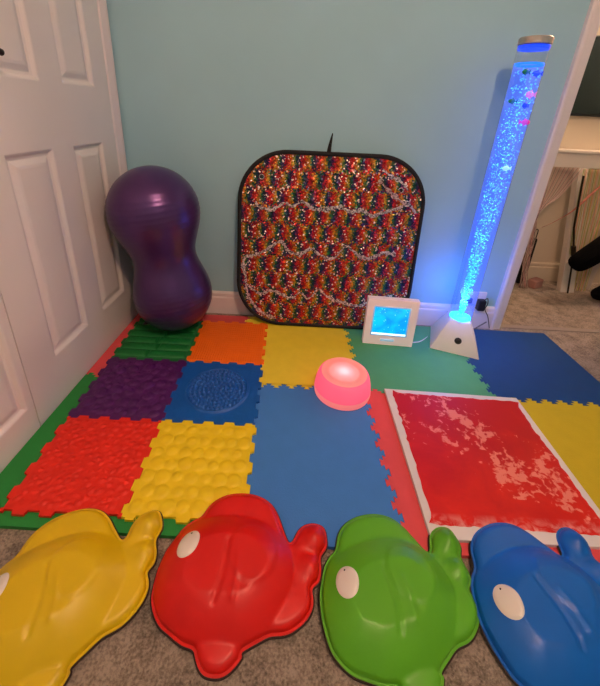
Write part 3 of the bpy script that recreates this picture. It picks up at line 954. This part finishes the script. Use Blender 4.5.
def pearl():
    m = plain('pearl_purple', (84, 50, 106), rough=.33, metal=.55, var=.08, vscale=14, coat=.25)
    return m
obj('ball_skin', bm, pearl(), pb, smooth=True)
bm = bmesh.new(); lathe(bm, [(1.3, -.02), (1.5, .1), (1.2, .35), (.3, .4)], 20, True, True, 9.0, -11.4)
v_ = obj('air_plug', bm, plain('dark_plug', (36, 16, 46), rough=.4), pb, smooth=True)
v_.location = Vector((0, 0, 7.2)) * CM

# ------------------------------------------------------------------ sequin board
bw, bh = 81.2, 80.5
sb_yaw = math.atan2(42.3 - 43.0, 63.0)
lean = math.atan2(9.0, 80.0)
sb = thing('sequin_board', 'large square rainbow sequin board with rounded corners leaning on the wall', 'sensory board', (-12.6, 42.6, .3))
sb.rotation_euler = (-lean, 0, sb_yaw)
def rsq(w, h, rad, n=14, bow=1.0):
    pts = []
    for (cx_, cy_, a0) in ((w / 2 - rad, h / 2 - rad, 0), (-w / 2 + rad, h / 2 - rad, 90), (-w / 2 + rad, -h / 2 + rad, 180), (w / 2 - rad, -h / 2 + rad, 270)):
        for k in range(n + 1):
            a = math.radians(a0 + 90 * k / n)
            pts.append((cx_ + rad * math.cos(a), cy_ + rad * math.sin(a)))
    # split the long straights and let them bow out a little
    out = []
    for i in range(len(pts)):
        p, q = Vector(pts[i]), Vector(pts[(i + 1) % len(pts)])
        m = max(1, int((q - p).length / 4))
        for k in range(m): out.append(p.lerp(q, k / m))
    res = []
    for p in out:
        fx = 1 - (p.y / (h / 2)) ** 2; fy = 1 - (p.x / (w / 2)) ** 2
        res.append((p.x + math.copysign(bow * fx, p.x) * (abs(p.x) > w / 2 - 1e-3 - rad * .3), p.y + math.copysign(bow * fy, p.y) * (abs(p.y) > h / 2 - 1e-3 - rad * .3)))
    return res
RB = 21.0
outl = rsq(bw - 2.6, bh - 2.6, RB - 1, 14, .0)
def sequins():
    m, nt, b = new_mat('rainbow_sequins')
    tc = N(nt, 'ShaderNodeTexCoord')
    vo = N(nt, 'ShaderNodeTexVoronoi', i_Scale=175.0)
    nt.links.new(tc.outputs['Object'], vo.inputs['Vector'])
    sp = N(nt, 'ShaderNodeSeparateXYZ'); nt.links.new(vo.outputs['Position'], sp.inputs[0])
    sc = N(nt, 'ShaderNodeSeparateColor'); nt.links.new(vo.outputs['Color'], sc.inputs[0])
    def M(op, a, b_=None, c_=None):
        q = N(nt, 'ShaderNodeMath', operation=op)
        for i, v in enumerate((a, b_, c_)):
            if v is None: continue
            if isinstance(v, (int, float)): q.inputs[i].default_value = v
            else: nt.links.new(v, q.inputs[i])
        return q.outputs[0]
    X, Z = sp.outputs['X'], sp.outputs['Z']
    # rows of rainbow diamonds, each row shifted by half a repeat
    row = M('MULTIPLY', Z, 1 / .0765)
    tri = M('PINGPONG', row, 1.0)                       # 0..1..0 up the board
    soft = N(nt, 'ShaderNodeMapRange', interpolation_type='SMOOTHSTEP'); soft.inputs['From Min'].default_value = .44; soft.inputs['From Max'].default_value = .56
    nt.links.new(tri, soft.inputs['Value'])
    sh = M('MULTIPLY', soft.outputs['Result'], .5)
    edge_ = M('SUBTRACT', 1.0, M('MULTIPLY', M('ABSOLUTE', M('SUBTRACT', tri, .5)), 2.0))      # 1 between two rows
    jit = M('MULTIPLY', M('SUBTRACT', sc.outputs['Red'], .5), M('ADD', .16, M('MULTIPLY', M('POWER', edge_, 2.5), .75)))
    ph = M('FRACT', M('ADD', M('ADD', M('MULTIPLY', X, 1 / .068), sh), jit))
    ramp = N(nt, 'ShaderNodeValToRGB')
    cols = [(0, (214, 20, 40)), (.18, (232, 36, 24)), (.32, (240, 120, 20)), (.44, (226, 176, 36)), (.56, (24, 124, 62)), (.68, (16, 70, 84)), (.8, (30, 30, 100)), (.91, (120, 26, 96)), (1.0, (214, 20, 40))]
    e = ramp.color_ramp.elements
    e[0].position, e[0].color = cols[0][0], lin(cols[0][1]); e[1].position, e[1].color = cols[-1][0], lin(cols[-1][1])
    for p, c in cols[1:-1]:
        q = e.new(p); q.color = lin(c)
    nt.links.new(ph, ramp.inputs['Fac'])
    # value change from sequin to sequin, dark gaps, a few silver backs
    hv = N(nt, 'ShaderNodeMapRange'); hv.inputs['To Min'].default_value = .22; hv.inputs['To Max'].default_value = .98
    nt.links.new(sc.outputs['Green'], hv.inputs['Value'])
    gap = N(nt, 'ShaderNodeMapRange'); gap.inputs['From Min'].default_value = .0034; gap.inputs['From Max'].default_value = .0046
    gap.inputs['To Min'].default_value = 1; gap.inputs['To Max'].default_value = .25
    nt.links.new(vo.outputs['Distance'], gap.inputs['Value'])
    val = hv.outputs['Result']
    mul = N(nt, 'ShaderNodeMix', data_type='RGBA', blend_type='MULTIPLY'); mul.inputs['Factor'].default_value = 1
    cb = N(nt, 'ShaderNodeCombineColor')
    for k in ('Red', 'Green', 'Blue'): nt.links.new(val, cb.inputs[k])
    nt.links.new(ramp.outputs['Color'], mul.inputs['A']); nt.links.new(cb.outputs['Color'], mul.inputs['B'])
    silver = M('GREATER_THAN', sc.outputs['Blue'], .945)
    mix = N(nt, 'ShaderNodeMix', data_type='RGBA'); mix.inputs['B'].default_value = lin((225, 200, 190))
    nt.links.new(silver, mix.inputs['Factor']); nt.links.new(mul.outputs['Result'], mix.inputs['A'])
    nt.links.new(mix.outputs['Result'], b.inputs['Base Color'])
    b.inputs['Metallic'].default_value = .3
    b.inputs['Roughness'].default_value = .33
    # each sequin faces its own way
    geo = N(nt, 'ShaderNodeNewGeometry')
    sub = N(nt, 'ShaderNodeVectorMath', operation='SUBTRACT'); sub.inputs[1].default_value = (.5, .5, .5)
    nt.links.new(vo.outputs['Color'], sub.inputs[0])
    scl = N(nt, 'ShaderNodeVectorMath', operation='SCALE'); scl.inputs['Scale'].default_value = .75
    nt.links.new(sub.outputs[0], scl.inputs[0])
    add = N(nt, 'ShaderNodeVectorMath', operation='ADD'); nt.links.new(geo.outputs['Normal'], add.inputs[0]); nt.links.new(scl.outputs[0], add.inputs[1])
    nr = N(nt, 'ShaderNodeVectorMath', operation='NORMALIZE'); nt.links.new(add.outputs[0], nr.inputs[0])
    nt.links.new(nr.outputs[0], b.inputs['Normal'])
    return m
# face: a fine sheet in local x (across) / z (up) with a soft dip and a crease by the upper corner
def sheet_y(x, z):
    y = -.9 - .5 * math.cos(PI * x / bw) * math.cos(PI * (z - bh / 2) / bh)
    # diagonal fold in the upper corner
    d = ((x - 27) * .707 + (z - 66) * .707)
    along = (-(x - 27) * .707 + (z - 66) * .707)
    y -= 1.7 * math.exp(-(d / 2.2) ** 2) * math.exp(-(along / 11) ** 4)
    return y
pts2 = [Vector((x, z + bh / 2)) for x, z in outl]
nb2 = len(pts2)
inn2 = []
xs = -bw / 2
while xs < bw / 2:
    zs_ = 0
    while zs_ < bh:
        ex, ez = abs(xs) - (bw / 2 - 1.3 - RB), abs(zs_ - bh / 2) - (bh / 2 - 1.3 - RB)
        if math.hypot(max(ex, 0), max(ez, 0)) < RB - 1.6: inn2.append(Vector((xs, zs_)))
        zs_ += 1.6
    xs += 1.6
v2, e2, f2, _, _, _ = geometry.delaunay_2d_cdt(pts2 + inn2, [(i, (i + 1) % nb2) for i in range(nb2)], [list(range(nb2))], 1, 1e-5)
bm = bmesh.new()
front = [bm.verts.new((p.x, sheet_y(p.x, p.y), p.y)) for p in v2]
back = [bm.verts.new((p.x, .5, p.y)) for p in v2]
for f in f2:
    bm.faces.new([front[i] for i in f]); bm.faces.new([back[i] for i in f][::-1])
bmesh.ops.holes_fill(bm, edges=bm.edges[:], sides=4)
obj('sequin_panel', bm, sequins(), sb, smooth=True)
bm = bmesh.new()
rim = rsq(bw - 1.6, bh - 1.6, RB - .6, 14, .0)
tube(bm, [(x, -.3, z + bh / 2) for x, z in rim], 1.05, 10, True)
o = obj('border', bm, plain('black_binding', (14, 12, 13), rough=.75, bump=.2, bscale=300), sb, smooth=True); o['label'] = 'black fabric binding'
bm = bmesh.new()
for xo in (-.5, .35):
    tube(bm, spline([(-2.6 + xo, 0, bh - .6), (-2.2 + xo * .6, .1, bh + 3.5), (-1.6, .3, bh + 7.6)], 5), .5, 8, False, [.55 - .035 * k for k in range(11)])
o = obj('hanging_loop', bm, plain('black_strap', (18, 16, 16), rough=.8), sb, smooth=True); o['label'] = 'black hanging loop standing up from the top edge'
M_ey = plain('eyelet_metal', (190, 176, 170), rough=.25, metal=1)
for ex, ez in ((-30.5, 69.2), (29.0, 66.4)):
    bm = bmesh.new()
    bmesh.ops.create_circle(bm, segments=20, radius=1.05, cap_ends=False)
    bm.free(); bm = bmesh.new()
    ring = [(ex + 1.0 * math.cos(2 * PI * k / 20), sheet_y(ex, ez) - .12, ez + 1.0 * math.sin(2 * PI * k / 20)) for k in range(20)]
    tube(bm, ring, .3, 8, True)
    eo = obj('eyelet', bm, M_ey, sb, smooth=True)
    bm = bmesh.new()
    Mq = Matrix.Translation((ex, sheet_y(ex, ez) - .05, ez)) @ Matrix.Rotation(PI / 2, 4, 'X')
    bmesh.ops.create_cone(bm, cap_ends=True, segments=18, radius1=.8, radius2=.8, depth=.14, matrix=Mq)
    obj('eyelet_hole', bm, M_pupil, eo)
# wavy bands where the sequins are brushed over to their silver backs
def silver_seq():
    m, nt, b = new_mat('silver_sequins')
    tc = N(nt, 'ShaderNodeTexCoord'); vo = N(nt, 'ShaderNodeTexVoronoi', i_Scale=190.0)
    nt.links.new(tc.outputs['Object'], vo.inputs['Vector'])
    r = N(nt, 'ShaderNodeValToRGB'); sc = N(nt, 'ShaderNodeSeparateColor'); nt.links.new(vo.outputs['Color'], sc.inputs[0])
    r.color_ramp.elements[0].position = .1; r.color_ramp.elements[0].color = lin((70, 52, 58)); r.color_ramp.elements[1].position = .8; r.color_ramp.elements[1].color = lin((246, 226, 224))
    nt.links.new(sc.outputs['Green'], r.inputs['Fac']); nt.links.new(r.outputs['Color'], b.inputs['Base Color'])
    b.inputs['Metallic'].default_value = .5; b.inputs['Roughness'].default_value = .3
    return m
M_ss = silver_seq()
rz = random.Random(21)
for base, pts in enumerate(([(-33, 57.5), (-28.5, 55.4), (-24.5, 55.8), (-20, 58.6), (-16.5, 57.2), (-12.6, 59.6), (-7, 56.6), (-1, 56.8), (4, 58.0), (9, 56.2), (14, 57.0), (18, 54.8), (22.5, 56.2), (27, 58.0), (31, 59.6)],
                            [(-37, 33.5), (-31, 35.2), (-26, 38.4), (-21, 41.2), (-17.5, 37.2), (-12.5, 36.0), (-7, 38.6), (-2.5, 35.8), (3, 34.6), (8, 40.6), (11.8, 38.6), (16.5, 35.6), (21.5, 36.6), (26, 38.5), (31, 37.8)],
                            [(-37.5, 21.5), (-34, 18.2), (-29, 15.6), (-24.8, 17.6), (-19.8, 16.0), (-14.8, 14.6), (-11, 17.4), (-7, 14.6), (-2.6, 19.4), (2.4, 15.6), (7.4, 14.2), (12, 12.8), (17, 12.2), (22, 14.6), (27.5, 16.8), (32, 18.0)])):
    pl = spline([(x, 0, z) for x, z in pts], 6)
    bm = bmesh.new()
    A, B, Cc = [], [], []
    for k, p in enumerate(pl):
        w = .5 + .75 * abs(noise.noise(Vector((p.x * .35, base * 7.0, 0)))) * 1.6
        for L, dz, off in ((A, w, -.03), (Cc, 0, -.16), (B, -w, -.03)):
            L.append(bm.verts.new((p.x, sheet_y(p.x, p.z + dz) + off, p.z + dz + .9 * noise.noise(Vector((p.x * .9, dz * 3, base))))))
    for k in range(len(pl) - 1):
        bm.faces.new((A[k], A[k + 1], Cc[k + 1], Cc[k])); bm.faces.new((Cc[k], Cc[k + 1], B[k + 1], B[k]))
    o = obj('wavy_band', bm, M_ss, sb, smooth=True); o['label'] = 'wavy silver line brushed into the sequins'

for base, pts in enumerate(([(20.5, 74.5), (24, 72.2), (28.5, 70.2), (32.5, 66.5)], [(19.5, 70.5), (24, 66.0), (29.5, 62.0), (33.5, 60.4), (37, 57)], [(-37.6, 33), (-37.9, 28.5), (-36.6, 23.5), (-36.0, 17), (-33.0, 10.5), (-28, 5.6), (-22, 3.4)])):  # first two paint the crease highlight; the last is brushed silver sequins
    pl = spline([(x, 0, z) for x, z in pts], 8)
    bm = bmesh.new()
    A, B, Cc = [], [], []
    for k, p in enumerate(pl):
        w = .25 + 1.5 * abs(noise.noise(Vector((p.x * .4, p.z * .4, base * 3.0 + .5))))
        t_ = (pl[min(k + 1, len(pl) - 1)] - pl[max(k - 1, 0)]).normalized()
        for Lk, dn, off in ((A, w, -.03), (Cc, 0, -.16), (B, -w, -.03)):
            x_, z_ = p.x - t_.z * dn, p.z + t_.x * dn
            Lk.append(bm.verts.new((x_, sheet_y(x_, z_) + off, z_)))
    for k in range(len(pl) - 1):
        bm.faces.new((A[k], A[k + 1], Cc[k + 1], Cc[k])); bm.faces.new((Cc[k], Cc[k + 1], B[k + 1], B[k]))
    o = obj('silver_glint_streak', bm, M_ss, sb, smooth=True); o['label'] = 'silvery streak of painted crease highlight and flipped sequins'

# ------------------------------------------------------------------ next room, seen through the doorway
M_tab = plain('white_lacquer', (226, 216, 206), rough=.4)
ct = thing('console_table', 'white console table under the television in the next room', 'table', (150, 106, ZC))
dz = -ZC
bm = bmesh.new(); box(bm, -48, 18, -3, 8.5, 81.0 + dz, 82.6 + dz, .3); obj('table_top', bm, M_tab, ct)
bm = bmesh.new(); box(bm, -47, 17, -2, 7.5, 73.4 + dz, 81.0 + dz); obj('apron', bm, M_tab, ct)
for xa_, xb_ in ((-45, -45), (-16, -3.5), (13, 13)):
    bm = bmesh.new()
    w = 2.6 if xa_ == -16 else 2.4
    vs = []
    for (xx, zz, ww, yy0, yy1) in ((xb_, 0, 4.2 if xa_ == -16 else 2.4, -8.0 if xa_ == -16 else -1.8, -4.0 if xa_ == -16 else 3), (xa_, 73.4 + dz, w, -1.9, 2.1)):
        vs.append([bm.verts.new(p) for p in ((xx - ww, yy0, zz), (xx + ww, yy0, zz), (xx + ww, yy1, zz), (xx - ww, yy1, zz))])
    bm.faces.new(vs[0][::-1]); bm.faces.new(vs[1])
    for k in range(4): bm.faces.new((vs[0][k], vs[0][(k + 1) % 4], vs[1][(k + 1) % 4], vs[1][k]))
    obj('leg', bm, M_tab, ct)
tv = thing('television', 'black television on the wall above the white console table', 'television', (158, 112.8, 119))
bm = bmesh.new(); box(bm, -46, 46, 0, 2.66, -19, 19, .4); obj('casing', bm, plain('tv_black', (22, 20, 18), rough=.4), tv)
bm = bmesh.new(); box(bm, -45, 45, -.25, .02, -17.6, 18.2); o = obj('screen', bm, plain('tv_glass', (12, 12, 10), rough=.08, coat=.6), tv); o['label'] = 'glossy black screen'
# light strands hanging from the table edge, tied back at one side
def strands(name, label, mats, paths, rad=.22, loc=(0, 0, 0)):
    t = None
    for mi, (mname, rgb) in enumerate(mats):
        bm = bmesh.new()
        for k, p in enumerate(paths):
            if k % len(mats) != mi: continue
            tube(bm, spline(p, 5), rad, 5)
        m = plain(mname, rgb, rough=.3, coat=.3)
        if t is None:
            t = thing(name, label, 'light strands', loc)
        o = obj('strands', bm, m, t, loc=tuple(-v for v in loc), smooth=True); o['kind'] = 'stuff'; o['label'] = mname.replace('_', ' ')
    return t
rs = random.Random(4)
paths = []
for k in range(26):
    x0 = 112.5 + 20 * (k / 25) ; j = rs.uniform(-1, 1)
    paths.append([(x0, 101.6, 73.4), (x0 - (x0 - 114) * .45 + j * .6, 101.2, 58 + j), (114.2 + rs.uniform(-.6, .6), 100.6 + rs.uniform(-.6, .6), 46.5), (115.6 + rs.uniform(-1.8, 2.0), 100.6 + rs.uniform(-.8, .8), 31), (117.5 + rs.uniform(-1.6, 1.6), 101 + rs.uniform(-1, 1), 14), (121 + rs.uniform(-3, 3), 101.5 + rs.uniform(-1, 1), ZC + .4)])
strands('light_strand_curtain', 'gathered pinkish light strands tied back beside the doorway trim', [('pink_strand', (222, 172, 164)), ('clear_strand', (220, 206, 192)), ('mauve_strand', (160, 126, 122))], paths, .13, (117, 101, ZC))
paths = []
for k in range(7):
    j = rs.uniform(-1, 1)
    paths.append([(147 + k * .9, 99.6, 73.0), (141.8 + j * 1.4, 99, 63.8 + j), (132.6 + j * 1.2, 98.6, 50.8 + j * .8), (123.8 + j, 98.6, 43.3 + j * .6), (118.0, 99, 39.5)])
strands('light_strand_bundle', 'coral light strands sweeping across in front of the white table leg', [('coral_strand', (236, 142, 116)), ('dusky_strand', (180, 120, 104))], paths, .14, (141, 99, 50))
paths = []
for k in range(26):
    x0 = 132 + 20 * k / 25; j = rs.uniform(-1, 1)
    paths.append([(x0, 101.4, 73.3), (x0 + 2.5 + j * .4, 100.8, 55), (x0 + 6 + j * .8 - k * .12, 100.3, 36), (x0 + 11 - k * .22 + j, 100 + j * .5, 12), (x0 + 13 - k * .25 + j, 100 + j * .5, ZC + .4)])
strands('light_strand_curtain', 'pale green and yellow light strands hanging behind the black socks', [('green_strand', (176, 186, 112)), ('yellow_strand', (214, 196, 120)), ('peach_strand', (232, 168, 130)), ('cream_strand', (220, 200, 168))], paths, .2, (146, 100.5, ZC))
bm = bmesh.new()
tube(bm, [(129.8, 97.2, 70), (134.9, 97, 41.0), (140.4, 96.6, 24.0)], .55, 8)
tube(bm, [(138.6, 96.7, 29.6), (140.4, 96.6, 24.0)], 1.3, 10)
tube(bm, [(140.4, 96.6, 24.0), (145.5, 96.2, ZC + .3)], .5, 8)
tag(obj('stand_pole', bm, plain('dark_pole', (46, 40, 28), rough=.4, metal=.5), None, smooth=True, angle=40), 'thin dark stand pole beside the white table leg', 'pole')
bm = bmesh.new()
box(bm, -2.6, 2.6, -1.5, 1.5, 0, 31, 1.1, 3)
for v in bm.verts: v.co.x *= .65 + .35 * (1 - v.co.z / 31.0)
tube(bm, spline([(-.9, 0, 30.5), (-.8, 0, 36), (.8, 0, 36), (.9, 0, 30.5)], 5), .3, 6)
tag(obj('cloth_bag', bm, plain('black_cloth', (20, 18, 18), rough=.85), None, loc=(122.6, 108.5, ZC + .1), smooth=True), 'small black bag standing behind the pink strands', 'bag')
bm = bmesh.new(); box(bm, -4.2, 4.2, -2.6, 2.6, 0, 5.5, .6)
tag(obj('toy_box', bm, plain('dusky_pink_card', (176, 128, 120), rough=.6), None, loc=(129.2, 103.8, ZC + .1), rot=(0, 0, .5)), 'small dusky pink box beside the black bag', 'box')

# person beyond the door frame: only the crossed legs in black reach into the picture
M_blk = plain('black_cotton', (4, 4, 5), rough=1.0, spec=.1)
M_skin = plain('skin', (214, 160, 132), rough=.55)
M_hair = plain('dark_hair', (40, 28, 20), rough=.6)
per = thing('person', 'person in black trousers and socks sitting with crossed legs stretched into view', 'person', (200, 82, ZC))
def skin_mesh(name, verts, edges, radii, root, mat, parent, sub=2):
    me = bpy.data.meshes.new(name)
    me.from_pydata([tuple(Vector(v) * CM) for v in verts], edges, [])
    o = bpy.data.objects.new(name, me)
    C.objects.link(o)
    o.modifiers.new('skin', 'SKIN')
    if not me.skin_vertices: me.attributes.new('x', 'FLOAT', 'POINT')
    for i, r in enumerate(radii):
        sv = me.skin_vertices[0].data[i]
        sv.radius = (r[0] * CM, r[1] * CM) if isinstance(r, tuple) else (r * CM, r * CM)
        sv.use_root = (i == root)
    s = o.modifiers.new('sub', 'SUBSURF'); s.levels = sub; s.render_levels = sub
    me.materials.append(mat)
    o.parent = parent
    return o
ox, oy, oz = 200, 82, ZC
def L(*p): return (p[0] - ox, p[1] - oy, p[2] - oz)
bv = [L(203, 82, 50), L(206, 82, 68), L(208, 82, 88), L(206, 82, 104), L(204.5, 82, 112), L(202, 82, 124),     # pelvis, waist, chest, neck base, neck, head
      L(202, 90, 49), L(166, 90, 50), L(141.5, 85, 29.5), L(135.5, 85, 24.0), L(131.8, 85, 20.6),                   # leg crossed over
      L(202, 74, 49), L(172, 76, 46), L(163, 84, 12), L(156, 85.5, 4.6), L(150.8, 86.5, 3.0),                        # leg on the floor
      L(206, 98, 99), L(200, 101, 76), L(186, 95, 60), L(206, 66, 99), L(200, 63, 76), L(186, 70, 60)]
be = [(0, 1), (1, 2), (2, 3), (3, 4), (4, 5), (0, 6), (6, 7), (7, 8), (8, 9), (9, 10), (0, 11), (11, 12), (12, 13), (13, 14), (14, 15), (3, 16), (16, 17), (17, 18), (3, 19), (19, 20), (20, 21)]
br = [13, 12, 14, 8, 5.5, 8.5, 9, 6.4, 6.2, 5.8, 4.4, 9, 7.0, 5.6, 4.6, 3.4, 6, 4.4, 3.2, 6, 4.4, 3.2]
skin_mesh('body', bv, be, br, 0, M_blk, per)
bm = bmesh.new(); ball(bm, L(201, 82, 127), 9.2, 20, 14, (.95, .82, 1.2))
ball(bm, L(192.4, 82, 126), 1.4, 10, 8, (1, .8, 1.3))
for s in (-1, 1): ball(bm, L(202, 82 + 7.4 * s, 126), 1.6, 8, 6, (.8, .4, 1.4))
obj('face', bm, M_skin, per, smooth=True)
bm = bmesh.new(); ball(bm, L(203, 82, 130), 9.6, 20, 14, (.95, .88, 1.05)); obj('hair', bm, M_hair, per, smooth=True)
for s in (-1, 1):
    hx, hy, hz_ = 182, 82.5 + 11.5 * s, 58
    vv = [L(187, 82.5 + 12.4 * s, 60.4), L(hx, hy, hz_)]
    ee = [(0, 1)]; rr_ = [2.6, (3.6, 1.8)]
    for q, (dx, dy, ln) in enumerate(((-3.5, 3.0, 5.2), (-4, 1.1, 6.4), (-4, -.8, 6.0), (-3.6, -2.6, 4.6), (-.5, -4.2, 3.6))):
        i = len(vv)
        vv += [L(hx + dx * .8, hy + dy * .8, hz_ - .2), L(hx + dx - ln * .55, hy + dy, hz_ - .8), L(hx + dx - ln, hy + dy, hz_ - 2.2)]
        ee += [(1, i), (i, i + 1), (i + 1, i + 2)]; rr_ += [.95, .9, .75]
    skin_mesh('hand', vv, ee, rr_, 1, M_skin, per)
bm = bmesh.new()
ch = thing('armchair', 'plain grey armchair the person in black sits on', 'chair', (212, 82, ZC))
M_chair = plain('grey_upholstery', (120, 116, 112), rough=.9)
bm = bmesh.new(); box(bm, -32, 26, -28, 15, 12, 39, 3, 3); obj('seat', bm, M_chair, ch, smooth=True, angle=40)
bm = bmesh.new(); box(bm, 14, 30, -28, 15, 30, 96, 4, 3); obj('backrest', bm, M_chair, ch, smooth=True, angle=40)
for sx_ in (-28, 22):
    for sy_ in (-24, 11):
        bm = bmesh.new(); lathe(bm, [(1.6, 0.05), (2.4, 13)], 12, True, True, sx_, sy_); obj('leg', bm, M_handle, ch)

# ------------------------------------------------------------------ light: one warm ceiling lamp, one in the next room, the toy lamps
def lamp_light(name, loc, energy, col, radius):
    d = bpy.data.lights.new(name, 'POINT'); d.energy = energy; d.color = col; d.shadow_soft_size = radius
    o = bpy.data.objects.new(name, d); C.objects.link(o); o.location = Vector(loc) * CM
    return o
LAMP_W = .25
WARM = (1.0, .60, .42)
lamp_light('ceiling_bulb', (10, -130, 222), 56, WARM, .05)
lamp_light('hall_bulb', (215, 20 + 70, 225), 48, (1.0, .66, .46), .06)
lamp_light('night_light_led', (-7.9, -1.1, 6.3), LAMP_W, (1.0, .17, .26), .008)
lamp_light('bubble_led', (BT.x, BT.y, hz + 9), 3.2, (.05, .22, 1.0), .03)
w = bpy.data.worlds.new('world'); bpy.context.scene.world = w
w.use_nodes = True
w.node_tree.nodes['Background'].inputs['Color'].default_value = (.02, .018, .016, 1)

sc = bpy.context.scene
sc.view_settings.view_transform = 'Standard'
sc.view_settings.look = 'None'
sc.view_settings.exposure = 0.0
sc.view_settings.gamma = 1.0
sc.view_settings.use_curve_mapping = False
